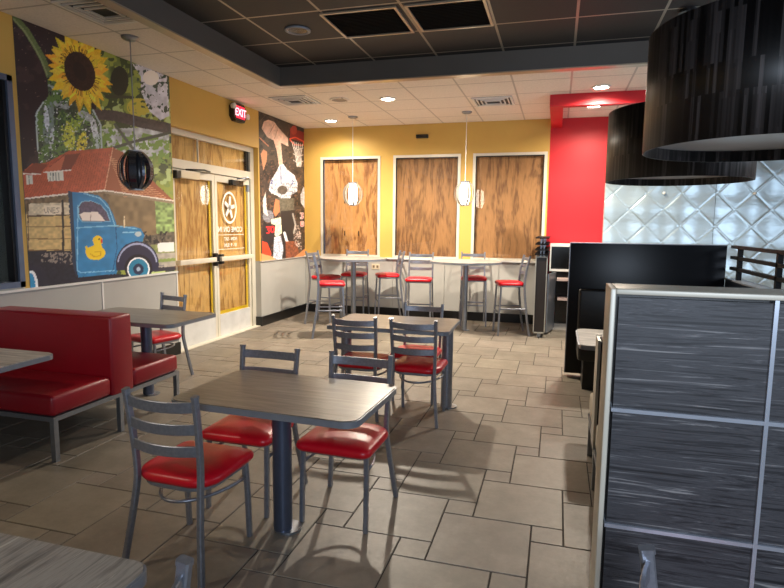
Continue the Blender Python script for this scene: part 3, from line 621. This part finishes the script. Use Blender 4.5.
def cushion(pts, z0, z1, bulge=.014):
    mb = MB(); cx = sum(p[0] for p in pts)/len(pts); cy = sum(p[1] for p in pts)/len(pts)
    prof = [(.955, z0), (1.0, z0+(z1-z0)*.25), (1.01, z0+(z1-z0)*.5), (.985, z0+(z1-z0)*.78), (.93, z0+(z1-z0)*.95), (.8, z1+bulge*.45), (.55, z1+bulge*.85), (.25, z1+bulge)]
    n = len(pts); vs = []
    for s_, z in prof: vs += [(cx+(x-cx)*s_, cy+(y-cy)*s_, z) for x, y in pts]
    fs = [(k*n+i, k*n+(i+1) % n, (k+1)*n+(i+1) % n, (k+1)*n+i) for k in range(len(prof)-1) for i in range(n)]
    fs += [tuple(range(n-1, -1, -1)), tuple((len(prof)-1)*n+i for i in range(n))]
    return mb.add(vs, fs, 0, True)
def make_chair(name, label, group, hs, H, ws=.40, stool=False):
    # local: faces +y, seat centre at the origin; hs seat top height, H total height
    t = thing(name, label, 'chair' if not stool else 'bar stool', group=group); w = ws/2-.014; W = .032; D = .024
    zr = H-hs
    cushion(seat_pts(ws+.03 if not stool else ws, .40, -.175, .245 if not stool else .22), hs-.055, hs-.004).obj('seat', [m_vinyl], t)
    # rear legs run up into the back posts
    for sx in (-1, 1):
        if stool: pts = [(w+.015, -.25, 0), (w+.008, -.205, hs*.35), (w+.0, -.165, hs*.8), (w, -.16, hs), (w, -.18, hs+zr*.5), (w, -.225, H)]
        else: pts = [(w+.030, -.240, 0), (w+.006, -.205, hs*.45), (w-.010, -.174, hs*.85), (w-.010, -.168, hs+.04), (w-.004, -.182, hs+zr*.55), (w, -.205, H)]
        mb = MB(); mb.sweep(arc_post(sx, pts), D, W, up=(0, 1, 0)); L = mb.obj('leg', [m_chair], t)
        mb = MB(); mb.sweep([Vector((sx*w, pts[-1][1]+.001, H-.003)), Vector((sx*w, pts[-1][1]-.001, H+.009))], D+.004, W+.004, up=(0, 1, 0)); mb.obj('post_cap', [m_chair], L)
        fx_, fy_ = (w+.012, .215) if stool else (w, .205)
        mb = MB(); mb.sweep([Vector((sx*(w-.004), .185, hs-.06)), Vector((sx*(w+(fx_-w)*.4), .19+(fy_-.19)*.4, hs*.5)), Vector((sx*fx_, fy_, 0))], D, .028, up=(0, 1, 0)); mb.obj('leg', [m_chair], t)
    # curved ladder slats
    for i in range(3):
        zt = H-.018-i*.105; f = (zt-.025-hs)/zr
        yb_ = -.165-.038*max(0, f) if not stool else -.16-.065*max(0, f)
        path = [Vector((w*u, yb_-.035*(1-u*u), zt-.025-.006*(1-u*u))) for u in [k/6-1 for k in range(13)]]
        mb = MB(); mb.sweep(path, .012, .05); mb.obj('slat', [m_chair], t)
    # seat ring under the cushion
    ring = [Vector((x*.96, y*.96, hs-.062)) for x, y in seat_pts(ws-.01, .4, -.165, .205, 5)]
    mb = MB(); mb.sweep(ring, .02, .024, closed=True); mb.obj('seat_frame', [m_chair], t)
    if stool:
        for z, a_, b_ in ((.34, (-w-.005, .203), (w+.005, .203)), (.40, (-w-.008, -.19), (-w-.005, .2)), (.40, (w+.008, -.19), (w+.005, .2)), (.34, (-w-.008, -.2), (w+.008, -.2))):
            mb = MB(); mb.sweep([(*a_, z), (*b_, z)], .018, .022); mb.obj('footrest', [m_chair], t)
    else:
        z = hs-.135; hoop = [Vector((w*math.cos(a_), .17-.0+(.33)*math.sin(a_), z)) for a_ in [PI+PI*k/16 for k in range(17)]]
        mb = MB(); mb.sweep(hoop, .0085, n=8); mb.obj('hoop_stretcher', [m_chair], t)
    return t
G1 = 'silver ladder back dining chairs with red seats'
ch = make_chair('dining_chair', 'silver ladder back chair with red seat, back towards us at the near table, left side', G1, .47, .86)
ch.location = (-1.672, 2.295, 0); ch.rotation_euler = (0, 0, -.03)
for x, y, rz, lab in (
    (-1.675, 2.90, PI, 'silver chair with dark red seat behind the near centre table, left of its pair'),
    (-1.09, 2.91, PI-.03, 'silver chair with red seat at the right end behind the near centre table'),
    (-1.59, 4.60, .0, 'dark looking ladder back chair at the middle table, left of the two seen from behind'),
    (-1.085, 4.60, -.0, 'dark looking ladder back chair at the middle table, right of the two seen from behind'),
    (-1.22, 5.15, PI, 'silver chair on the far side of the middle table, only its back rails showing'),
    (-3.98, 4.98, PI-.26, 'grey chair with red seat at the left table in front of the doors'),
    (-.98, .84, PI/2, 'chair beside the lower left corner table, only one silver post tip showing'),
    (.44, 1.20, -PI/2, 'chair right in front of the wood panelled divider, only one post tip showing')):
    dup(ch, (x, y, 0), rz, lab, G1)
G2 = 'tall silver bar stools with red seats'
st = make_chair('bar_stool', 'tall silver bar stool with red seat at far left, nearest us of the left cluster', G2, .80, 1.18, .41, True)
st.location = (-3.15, 7.66, 0); st.rotation_euler = (0, 0, -PI/2+.40)
for x, y, rz, lab in (
    (-3.64, 8.62, -PI/2-.1, 'red seated bar stool left of the left high table, mostly hidden by the nearest stool'),
    (-3.36, 9.32, PI+.12, 'bar stool behind the left high table, against the wall under the left window'),
    (-2.74, 9.33, PI/2+.45, 'bar stool just right of the left high table, turned toward it'),
    (-2.08, 8.80, PI+.12, 'bar stool facing us between the two high tables, left of the right table'),
    (-1.30, 9.36, PI+.2, 'bar stool behind the right high table, under the right boarded window'),
    (-.64, 8.72, PI/2+.28, 'bar stool right of the right high table, beside the dark slatted partition')):
    dup(st, (x, y, 0), rz, lab, G2)

# ------------------------------------------------------------------ tables
def tabletop(pts, zt, mat, parent, th=.034):
    mb = MB(); mb.prism(pts, zt-th, zt-.004, 1, True)
    ins = [(x*1., y*1.) for x, y in pts]; cx = sum(p[0] for p in pts)/len(pts); cy = sum(p[1] for p in pts)/len(pts)
    L = lambda p: (p[0]-(p[0]-cx)/max(.01, math.hypot(p[0]-cx, p[1]-cy))*.008, p[1]-(p[1]-cy)/max(.01, math.hypot(p[0]-cx, p[1]-cy))*.008)
    mb.prism([L(p) for p in ins], zt-.0045, zt, 0)
    return mb.obj('tabletop', [mat, m_edge], parent)
def column(parent, x, y, zt, r=.05, mat=None):
    mb = MB(); mb.cyl(x, y, .012, zt-.034, r, 32); cobj = mb.obj('column', [mat or m_col], parent)
    mb = MB(); mb.cyl(x+.02, y+.02, 0, .012, r*1.45, 32); mb.obj('floor_flange', [m_steel], cobj)
    q = .16 if abs(x) < .3 else .05
    mb = MB(); mb.box(x-q, x+q, y-.02, y+.02, zt-.05, zt-.034); mb.box(x-.02, x+.02, y-.16, y+.16, zt-.05, zt-.034); mb.obj('top_bracket', [m_black], parent)
t = thing('dining_table', 'taupe wood laminate table with blue grey column in the centre foreground', 'table', (-1.31, 2.62, 0), -.04)
tabletop(rrect(-.505, .505, -.325, .325, .07), .755, m_table, t); column(t, -.03, -.02, .755)
t = thing('dining_table', 'middle table with pale glare on its top and two dark columns, behind the near table', 'table', (-1.37, 4.88, 0), .02)
tabletop(rrect(-.54, .54, -.36, .36, .06), .755, m_table, t); column(t, .475, .02, .755, .05, m_chair); column(t, -.475, .02, .755, .05, m_chair)
t = thing('dining_table', 'brown laminate table beside the red booth, in front of the left wall and doors', 'table', (-3.70, 4.44, 0), -.0)
tabletop(rrect(-.64, .56, -.36, .37, .07), .755, m_table, t); column(t, .03, -.02, .755)
t = thing('dining_table', 'grey tabletop corner at the left edge, in front of the red booth seat', 'table', (-3.70, 2.62, 0))
tabletop(rrect(-.64, .545, -.30, .33, .07), .755, m_table2, t); column(t, .03, -.02, .755)
t = thing('dining_table', 'grey streaked wood table corner at the bottom left of the view', 'table', (-1.55, .80, 0), .0)
m_table3 = grain('grey_streak_laminate', [(.3, (84, 80, 76)), (.42, (128, 122, 116)), (.52, (158, 152, 144)), (.6, (134, 128, 120)), (.72, (206, 200, 190))], (24, 1.4, 24), .4, 1.3, .5)
tabletop(rrect(-.64, .60, -.36, .345, .055), .755, m_table3, t); column(t, .03, -.04, .755)
circ = lambda r, n=48: [(r*math.cos(2*PI*i/n), r*math.sin(2*PI*i/n)) for i in range(n)]
t = thing('bar_table', 'round high bar table under the left lit pendant lamp', 'table', (-3.19, 8.78, 0), 0, 'round high bar tables')
tabletop(circ(.55), 1.085, m_table2, t); column(t, 0, 0, 1.085, .042, m_steel)
dup(t, (-1.34, 8.74, 0), 0, 'round high bar table under the right lit pendant lamp', 'round high bar tables')

# ------------------------------------------------------------------ red double booth on the left
t = thing('booth_bench', 'red vinyl back to back booth bench on a silver frame by the left wall', 'booth', (-3.2, 3.58, 0))
x0, x1 = -1.22, 0.0
mb = MB(); mb.box(x0, x1, -.66, -.125, .315, .46, b=.03); mb.obj('front_seat', [m_vinyl_d], t)
mb = MB(); mb.box(x0, x1, .115, .67, .315, .46, b=.03); mb.obj('rear_seat', [m_vinyl_d], t)
mb = MB(); mb.box(x0, x1+.005, -.12, .11, .30, .915, b=.022); mb.obj('backrest', [m_vinyl_d], t)
mb = MB()
for y in (-.655, .645): mb.box(x0, x1, y, y+.03, .28, .312)
for x in (x1-.032, x0): mb.box(x, x+.032, -.625, .645, .28, .312)
mb.box(x0, x1-.03, -.62, .64, .296, .302, 1)
mb.obj('frame', [m_steel, m_black], t)
for x in (x1-.036, x0+.01):
    for y in (-.655, -.05, .635):
        mb = MB(); mb.box(x, x+.036, y, y+.036, .0, .28); mb.obj('leg', [m_steel], t)

# ------------------------------------------------------------------ right hand foreground divider
DVX0, DVY0, DVY1, DVH = .148, 1.67, 1.84, 1.452
t = thing('booth_divider', 'tall divider of slate wood panels in a pale metal frame at right foreground', 'divider', (DVX0, DVY0, 0))
wd = .84; d = DVY1-DVY0; h = DVH
mb = MB(); f = .015
mb.box(0, f, 0, d, .06, h, b=.003); mb.box(wd-f, wd, 0, d, .06, h, b=.003); mb.box(f, wd-f, 0, d, h-f, h, b=.003); mb.box(f, wd-f, 0, d, .06, .06+f, b=.003)
mb.obj('frame', [pbr('pale_champagne_frame', (208, 202, 186), .4, .1, var=.03)], t)
m_strip = pbr('bright_steel_strip', (198, 206, 220), .3, .7)
gx = [f+.004, .404, wd-f]; gz = [h-f-.004, 1.108, .762, .415, .09]
for i in range(2):
    for j in range(4):
        mb = MB(); mb.box(gx[i]+.005, gx[i+1]-.005, .012, d-.012, gz[j+1]+.005, gz[j]-.005); mb.obj('wood_panel', [m_wood], t)
for j in (1, 2, 3):
    mb = MB(); mb.box(gx[0], gx[2], .004, d-.004, gz[j]-.0055, gz[j]+.0055); mb.obj('horizontal_strip', [m_strip], t)
mb = MB(); mb.box(gx[1]-.005, gx[1]+.005, .003, d-.003, .09, h-f); mb.obj('vertical_strip', [m_strip], t)
mb = MB(); mb.box(f, wd-f, .03, d-.03, .088, h-f+.001); mb.obj('core', [m_black], t)
for x in (.03, wd-.07):
    mb = MB(); mb.box(x, x+.04, .06, .1, 0, .06); mb.obj('leg', [m_steel], t)

# ------------------------------------------------------------------ black partition with slatted rail
t = thing('partition_wall', 'tall near black partition with slatted rail, in front of silver quilted panels', 'partition', (.14, 6.33, 0))
w2 = 1.475
mb = MB(); mb.box(0, w2, 0, .14, .05, 1.45, b=.004); mb.obj('panel', [m_navy], t)
mb = MB(); mb.box(-.004, w2, -.002, .142, 1.45, 1.458); mb.box(-.008, .0, .0, .14, .05, 1.455); mb.obj('edge_trim', [m_edge], t)
mb = MB(); mb.box(.16, w2-.06, -.44, -.006, 0, .31); mb.box(.1, w2-.02, -.5, -.006, .3, .46, b=.03); mb.box(.1, w2-.02, -.1, -.006, .46, .98, b=.03)
o = mb.obj('booth_bench', [pbr('black_vinyl', (16, 16, 18), .4)], loc=(.14, 6.33, 0)); tag(o, 'black vinyl booth seat against the front of the black partition', 'booth')
t = thing('partition_wall', 'low partition with open black slat rail running toward us at the right edge', 'partition', (.14, 6.33, 0))
mb = MB(); mb.box(w2, w2+.12, -4.3, -.004, .05, 1.12, b=.004); mb.obj('side_panel', [m_navy], t)
mb = MB(); mb.box(w2-.003, w2+.123, -4.3, -.004, 1.12, 1.134); mb.obj('side_cap', [m_edge], t)
m_rail = pbr('dark_bronze_rail', (12, 11, 12), .5, spec=.2)
for z in (1.445, 1.342, 1.236):
    mb = MB(); mb.box(w2+.03, w2+.075, -4.3, -.006, z-.018, z+.012); mb.obj('rail_slat', [m_rail], t)
for y in (-.25, -1.25, -2.25, -3.25, -4.25):
    mb = MB(); mb.box(w2+.03, w2+.07, y-.02, y+.02, 1.13, 1.44); mb.obj('rail_post', [m_rail], t)
# booth tables and benches seen through the gap left of the divider
t = thing('dining_table', 'pale booth table with ridged metal edge between black partition and divider', 'table', (.87, 4.72, 0))
tabletop(rrect(-.68, .64, -.37, .37, .06), .755, m_table2, t)
mb = MB()
for i in range(3): mb.box(-.686, -.678, -.30, .30, .724+i*.009, .729+i*.009)
mb.obj('edge_ridges', [m_steel], t); column(t, 0, 0, .755)
t = thing('booth_bench', 'cream and black booth bench seen edge on behind the divider, studded side', 'booth', (.27, 3.60, 0))
m_creamv = pbr('cream_vinyl', (196, 186, 168), .45)
mb = MB(); mb.box(0, 1.3, -.62, -.10, .31, .46, b=.02); mb.obj('seat', [m_creamv], t)
mb = MB(); mb.box(.0, 1.3, .12, .58, .31, .46, b=.02); mb.obj('seat', [m_creamv], t)
mb = MB(); mb.box(.005, 1.3, -.09, .11, .30, .95, b=.02); mb.obj('backrest', [m_black], t)
mb = MB(); mb.box(-.012, .004, -.09, .11, .28, .955); mb.box(-.012, .02, .09, .11, .955, .962); mb.obj('end_cap', [m_alum], t)
mb = MB(); mb.box(-.006, .03, -.62, .58, .27, .30); mb.obj('frame', [m_steel], t)
for y in (-.6, -.02, .54):
    mb = MB(); mb.box(0, .035, y, y+.035, 0, .27); mb.obj('leg', [m_steel], t)

# ------------------------------------------------------------------ slatted end partition and the counter behind it
t = thing('partition_wall', 'narrow dark partition seen end on with slatted top, beside the right bar stool', 'partition', (-.29, 8.48, 0))
mb = MB(); mb.box(.012, .158, .012, 1.2, .085, 1.18); mb.obj('panel', [pbr('dark_brown_laminate', (36, 30, 28), .4)], t)
mb = MB(); mb.box(0, .014, 0, .03, .07, 1.2); mb.box(.156, .17, 0, .03, .07, 1.2); mb.box(.0, .17, 0, .03, .07, .088); mb.box(0, .17, 0, 1.2, 1.18, 1.194); mb.obj('edge_frame', [m_alum], t)
for z in (1.46, 1.37, 1.29, 1.225):
    mb = MB(); mb.box(-.01, .18, -.02, 1.22, z-.010, z+.008); mb.obj('rail_slat', [m_rail], t)
for y in (.04, .6, 1.12):
    mb = MB(); mb.box(.06, .075, y, y+.03, 1.194, 1.46); mb.box(.105, .12, y, y+.03, 1.194, 1.46); mb.obj('rail_post', [m_steel], t)
for y in (.06, 1.1):
    mb = MB(); mb.box(.06, .11, y, y+.05, 0, .07); mb.obj('foot', [m_steel], t)
t = thing('service_counter', 'dark counter niche with white framed black panel, below the red wall', 'counter', (-.10, 9.25, 0))
mb = MB(); mb.box(.03, .78, .10, .42, .1, .93); mb.obj('body', [m_dark], t)
mb = MB(); mb.box(.04, .78, .02, .42, 0, .1); mb.obj('plinth', [pbr('pale_plinth', (176, 170, 160), .5)], t)
mb = MB(); mb.box(.02, .78, .03, .42, .965, 1.315); mb.obj('splash_panel', [m_dark], t)
mb = MB(); mb.box(0, .78, .0, .42, 1.315, 1.355); mb.box(0, .78, .0, .42, .93, .965); mb.box(0, .02, .0, .45, .965, 1.315); mb.obj('panel_frame', [m_white], t)
mb = MB(); mb.box(.12, .78, -.22, .09, .80, .83); mb.obj('shelf', [pbr('pink_grey_shelf', (190, 168, 160), .4)], t)
mb = MB(); mb.box(.14, .78, -.20, .09, .50, .53); mb.obj('shelf', [pbr('pink_grey_shelf_low', (190, 168, 160), .4)], t)
mb = MB(); mb.prism([(-.015, -.48), (.005, -.48), (.105, -.02), (.085, -.02)], .03, .92); mb.obj('side_panel', [m_steel], t)

# ------------------------------------------------------------------ quilted silver wall panels
def quilt(x0, x1, z0, z1, label):
    nx, nz = int((x1-x0)/.0125)+1, int((z1-z0)/.0125)+1
    xs_ = np.linspace(x0, x1, nx); zs_ = np.linspace(z0, z1, nz); X_, Z_ = np.meshgrid(xs_, zs_, indexing='ij')
    u = (X_-1.06)/.49+(Z_-1.90)/.5; v = (X_-1.06)/.49-(Z_-1.90)/.5
    dl = np.minimum(np.abs(u-np.round(u)), np.abs(v-np.round(v)))*.35
    hgt = .020+.013*np.sin(PI*u)*np.sin(PI*v)-.007*np.exp(-(dl/.009)**2)
    m = NT('quilted_silver'); m.b.inputs['Base Color'].default_value = (.50, .62, .68, 1); m.b.inputs['Metallic'].default_value = .6; m.b.inputs['Roughness'].default_value = .3
    n1 = m.nd('ShaderNodeTexNoise'); n1.inputs['Scale'].default_value = 5; n1.inputs['Detail'].default_value = 2
    vv = m.coords((1, 1, 2.2)); m.link(vv, n1.inputs['Vector']); m.bump(n1.outputs['Fac'], .15, .03)
    vs = np.stack([X_, YB-.006-hgt, Z_], -1).reshape(-1, 3).tolist(); idx = np.arange(nx*nz).reshape(nx, nz)
    fs = np.stack([idx[:-1, :-1], idx[1:, :-1], idx[1:, 1:], idx[:-1, 1:]], -1).reshape(-1, 4).tolist()
    mb = MB(); mb.add(vs, fs, 0, True); n = len(mb.v)
    o = mb.obj('quilted_panel', [m.m], recalc=False); tag(o, label, 'wall panel')
    k = MB(); k.box(x0, x1, YB-.008, YB-.001, z0, z1); k.obj('backing', [m_edge], o)
    for (px_, pz_) in ((1.55, 2.15), (2.78, 2.14)):
        if x0 < px_ < x1:
            k = MB(); k.lathe([(0, .0), (.022, .0), (.022, .02), (.01, .03), (0, .03)], mat=Matrix.Translation((px_, YB-.03, pz_)) @ Matrix.Rotation(PI/2, 4, 'X'), n=16); k.obj('fixing_cap', [m_white], o)
    return o
quilt(.70, 2.262, .16, ZC-.003, 'silver diamond quilted wall panel touching the red wall, left of the seam')
quilt(2.268, XR-.01, .16, ZC-.003, 'silver diamond quilted wall panel right of the seam, behind the slatted rail')

# ------------------------------------------------------------------ big drum shades
def shade_mat():
    k = NT('dark_wood_strips'); tc = k.nd('ShaderNodeTexCoord'); sp = k.nd('ShaderNodeSeparateXYZ'); k.link(tc.outputs['Object'], sp.inputs[0])
    at = k.nd('ShaderNodeMath', operation='ARCTAN2'); k.link(sp.outputs['Y'], at.inputs[0]); k.link(sp.outputs['X'], at.inputs[1])
    cb = k.nd('ShaderNodeCombineXYZ'); k.link(sp.outputs['Z'], cb.inputs['X'])
    ml = k.nd('ShaderNodeMath', operation='MULTIPLY'); ml.inputs[1].default_value = .55; k.link(at.outputs[0], ml.inputs[0]); k.link(ml.outputs[0], cb.inputs['Y'])
    def layer(bw, rh, off, c0, c1, bias):
        br = k.nd('ShaderNodeTexBrick'); br.offset = off; br.inputs['Scale'].default_value = 1; br.inputs['Mortar Size'].default_value = 0; br.inputs['Bias'].default_value = bias
        br.inputs['Brick Width'].default_value = bw; br.inputs['Row Height'].default_value = rh; br.inputs['Color1'].default_value = (*lin(c0), 1); br.inputs['Color2'].default_value = (*lin(c1), 1); k.link(cb.outputs[0], br.inputs['Vector']); return br
    l1 = layer(.33, .0155, .37, (13, 11, 12), (96, 90, 90), -.4); l2 = layer(.27, .0071, .5, (90, 86, 86), (255, 255, 255), .0)
    mx = k.nd('ShaderNodeMix', data_type='RGBA', blend_type='MULTIPLY'); mx.inputs['Factor'].default_value = .7; k.link(l1.outputs['Color'], mx.inputs['A']); k.link(l2.outputs['Color'], mx.inputs['B'])
    k.link(mx.outputs['Result'], k.b.inputs['Base Color']); k.b.inputs['Roughness'].default_value = .42; return k.m
m_shade = shade_mat()
m_diff = pbr('frosted_diffuser', (250, 251, 253), .2, var=.03)
t = thing('drum_pendant', 'huge dark drum pendant shade of thin wood strips, cut off at top right', 'pendant lamp', (.95, 3.2, 0), 0, 'large dark drum pendants')
R, z0, z1 = .55, 2.0, 2.562
mb = MB(); mb.lathe([(R, z0), (R, z1), (R-.012, z1), (R-.012, z0)], n=96, close=True); mb.obj('shade', [m_shade], t)
mb = MB(); mb.cyl(0, 0, z0+.06, z0+.068, R-.013, 96); mb.obj('diffuser', [m_diff], t)
mb = MB(); mb.cyl(0, 0, z0+.093, ZC-.02, .012, 12); mb.cyl(0, 0, ZC-.025, ZC, .07, 24); mb.obj('stem', [m_black], t)
mb = MB(); mb.box(-R+.01, R-.01, -.012, .012, z1-.06, z1-.04); mb.box(-.012, .012, -R+.01, R-.01, z1-.06, z1-.04); mb.obj('spider', [m_black], t)
dup(t, (.92, 5.22, 0), .8, 'second dark drum pendant shade, smaller in view, above the black partition', 'large dark drum pendants')

# ------------------------------------------------------------------ barrel pendants
def barrel(name, label, loc, lit):
    t = thing(name, label, 'pendant lamp', loc, .2, 'barrel shaped pendant lamps'); zc = 2.115; hh = .175; rr = .158
    mb = MB(); mb.lathe([(0, ZC-.003-.03), (.045, ZC-.033), (.075, ZC-.018), (.08, ZC-.001), (0, ZC-.001)], n=24); mb.obj('canopy', [m_steel], t)
    mb = MB(); mb.cyl(0, 0, zc+hh, ZC-.03, .0055, 8); mb.obj('cord', [m_white if lit else m_steel], t)
    mb = MB(); mb.cyl(0, 0, zc+hh-.008, zc+hh+.012, .07, 24); mb.obj('cap', [m_steel], t)
    mb = MB(); mb.cyl(0, 0, zc-hh-.01, zc-hh+.004, .07, 24); mb.obj('cap', [m_steel], t)
    mats = emit('lamp_glow', (1, .92, .78), 7) if lit else pbr('unlit_grey_glass', (40, 42, 48), .2)
    mb = MB(); prof = [(.0, zc-hh+.01), (.05, zc-hh+.01), (.072, zc-.1), (.078, zc), (.072, zc+.1), (.05, zc+hh-.01), (0, zc+hh-.01)]
    mb.lathe(prof, n=24); mb.obj('lamp_glass', [mats], t)
    n = 10
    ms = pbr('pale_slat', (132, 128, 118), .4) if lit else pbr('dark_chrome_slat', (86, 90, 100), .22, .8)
    for i in range(n):
        a_ = 2*PI*i/n; wdt = .060 if i % 2 == 0 else .03
        path = []
        for k_ in range(13):
            p_ = -1+2*k_/12; r_ = rr*(1-abs(p_)**2.6*.56); z_ = zc+hh*p_*.99
            path.append(Vector((r_*math.cos(a_), r_*math.sin(a_), z_)))
        mb = MB(); mb.sweep(path, wdt if not lit else wdt*.5, .005, up=(math.cos(a_), math.sin(a_), 0.001)); mb.obj('slat', [ms], t)
    return t
barrel('barrel_pendant', 'lit slatted barrel pendant lamp in front of the left boarded window', (-3.23, 8.85, 0), True)
g_ = barrel('barrel_pendant', 'lit slatted barrel pendant lamp between the middle and right boarded windows', (-1.40, 8.87, 0), True)
barrel('barrel_pendant', 'unlit dark slatted barrel pendant lamp hanging in front of the truck mural', (-3.91, 4.66, 0), False)

# ------------------------------------------------------------------ downlights, vents, speaker, sensor, outlet
m_lens = emit('downlight_lens', (1, .9, .72), 30)
DL = [(-2.31, 7.72, 'round lit ceiling downlight, between the beam and middle boarded window'), (-3.70, 9.08, 'round lit ceiling downlight above the basketball mural corner'),
      (.44, 7.70, 'round lit ceiling downlight just in front of the red beam'), (.42, 8.84, 'round lit ceiling downlight behind the red beam')]
def downlight(x, y, lab, lit=True):
    t = thing('downlight', lab, 'ceiling light', (x, y, ZC), 0, 'recessed downlights' if lit else None)
    mb = MB(); mb.lathe([(.085, -.001), (.115, -.001), (.115, -.012), (.10, -.018), (.085, -.010)], n=32, close=True); mb.obj('trim_ring', [m_white if lit else m_edge], t)
    mb = MB(); mb.cyl(0, 0, -.010, -.004, .088, 32); mb.obj('lens', [m_lens if lit else m_dark], t)
for x, y, lab in DL: downlight(x, y, lab)
downlight(-2.30, 4.87, 'unlit black round downlight in the black tile ceiling', False)
t = thing('ceiling_speaker', 'round white ceiling speaker grille beside the diffuser vent', 'speaker', (-2.98, 7.62, ZC))
mb = MB(); mb.lathe([(.105, -.001), (.135, -.001), (.135, -.010), (.105, -.014)], n=32, close=True); mb.obj('bezel', [m_ceil], t)
mb = MB(); mb.cyl(0, 0, -.012, -.003, .106, 32); mb.obj('grille', [pbr('grey_grille', (150, 142, 130), .6)], t)
def vent(x, y, lab):
    t = thing('ceiling_vent', lab, 'air vent', (x, y, ZC), 0, 'white ceiling air diffusers'); q = .27
    mb = MB(); mb.box(-q, q, -q, q, -.004, -.001); mb.obj('backing', [m_black], t)
    for i, s_ in enumerate((q, q*.80, q*.60, q*.40)):
        mb = MB(); z = -.006-.004*i; r_ = .030 if i == 0 else .016
        for X0, X1, Y0, Y1 in ((-s_, s_, -s_, -s_+r_), (-s_, s_, s_-r_, s_), (-s_, -s_+r_, -s_+r_, s_-r_), (s_-r_, s_, -s_+r_, s_-r_)): mb.box(X0, X1, Y0, Y1, z-.012, z+.002)
        mb.obj('louvre' if i else 'frame', [m_white], t)
vent(-3.60, 7.52, 'square white ceiling diffuser left of the round speaker'); vent(-.93, 8.20, 'square white ceiling diffuser near the right lit pendant'); vent(-3.62, 4.04, 'square white ceiling diffuser at top left beside the beam')
# black return grilles in the dark ceiling
for x0_, x1_, lab in ((-1.935, -1.325, 'black mesh return grille in the dark ceiling, left of two'), (-1.215, -.625, 'black mesh return grille in the dark ceiling, right of two')):
    t = thing('return_grille', lab, 'air vent', ((x0_+x1_)/2, 4.86, ZC), 0, 'black return grilles'); a_ = (x1_-x0_)/2; b_ = .29
    mb = MB(); mb.box(-a_, a_, -b_, b_, -.003, -.001)
    for i in range(18): mb.box(-a_, a_, -b_+i*2*b_/18, -b_+i*2*b_/18+.006, -.006, -.003)
    mb.obj('mesh', [m_mesh], t)
    mb = MB(); e = .022
    for X0, X1, Y0, Y1 in ((-a_-e, a_+e, -b_-e, -b_), (-a_-e, a_+e, b_, b_+e), (-a_-e, -a_, -b_, b_), (a_, a_+e, -b_, b_)): mb.box(X0, X1, Y0, Y1, -.014, -.0005)
    mb.obj('frame', [m_beamu], t)
t = thing('wall_sensor', 'small black box sensor high on the yellow wall over the middle window', 'sensor', (-2.29, YB, 3.13))
mb = MB(); mb.box(-.105, .105, -.05, 0, -.03, .03, b=.008); mb.obj('body', [m_black], t)
mb = MB(); mb.box(-.14, .14, -.008, 0, .045, .06, b=.002); mb.obj('bracket', [m_yellow], t)
t = thing('wall_outlet', 'small cream electrical outlet on the grey wainscot under the left window', 'outlet', (-3.11, YB-.012, .88))
mb = MB(); mb.box(-.075, .075, -.008, 0, -.05, .05, b=.003); mb.obj('cover_plate', [m_cream], t)
mb = MB()
for x in (-.035, .035): mb.box(x-.018, x+.018, -.011, -.007, -.022, .022)
mb.obj('sockets', [pbr('outlet_brown', (120, 104, 84), .5)], t)

# ------------------------------------------------------------------ lights
def light(kind, name, loc, energy, col, **kw):
    l = bpy.data.lights.new(name, kind); l.energy = energy; l.color = col
    for k_, v_ in kw.items():
        if k_ not in ('rot',): setattr(l, k_, v_)
    o = bpy.data.objects.new(name, l); COL.objects.link(o); o.location = loc
    if 'rot' in kw: o.rotation_euler = kw['rot']
    return o
WARM = (1, .88, .72)
for i, (x, y, _) in enumerate(DL):
    light('SPOT', 'ceiling_spot', (x, y, ZC-.03), [620, 95, 330, 150][i], WARM, spot_size=math.radians(165), spot_blend=.7, shadow_soft_size=.06)
COOL = (.72, .84, 1.0)
light('AREA', 'rear_window_daylight', (.8, YR+.01, 2.0), 72, COOL, shape='RECTANGLE', size=1.3, size_y=1.1, rot=(PI/2, 0, 0))
light('AREA', 'side_window_daylight', (XR-.01, 4.2, 1.85), 74, COOL, shape='RECTANGLE', size=3.9, size_y=1.6, rot=(PI/2, 0, PI/2))
# added warm fill spot by the left wall, without a fitting of its own
for x, y in ((-3.7, .6),):
    light('SPOT', 'ceiling_spot', (x, y, ZC-.03), 70, WARM, spot_size=math.radians(160), spot_blend=.7, shadow_soft_size=.06)
wd_ = bpy.data.worlds.new('world'); S.world = wd_; wd_.use_nodes = True
bg = wd_.node_tree.nodes['Background']; bg.inputs[0].default_value = (.55, .7, 1, 1); bg.inputs[1].default_value = .5
S.view_settings.view_transform = 'Standard'; S.view_settings.look = 'None'; S.view_settings.gamma = 1; S.view_settings.exposure = .5
try: S.view_settings.use_curve_mapping = False
except Exception: pass
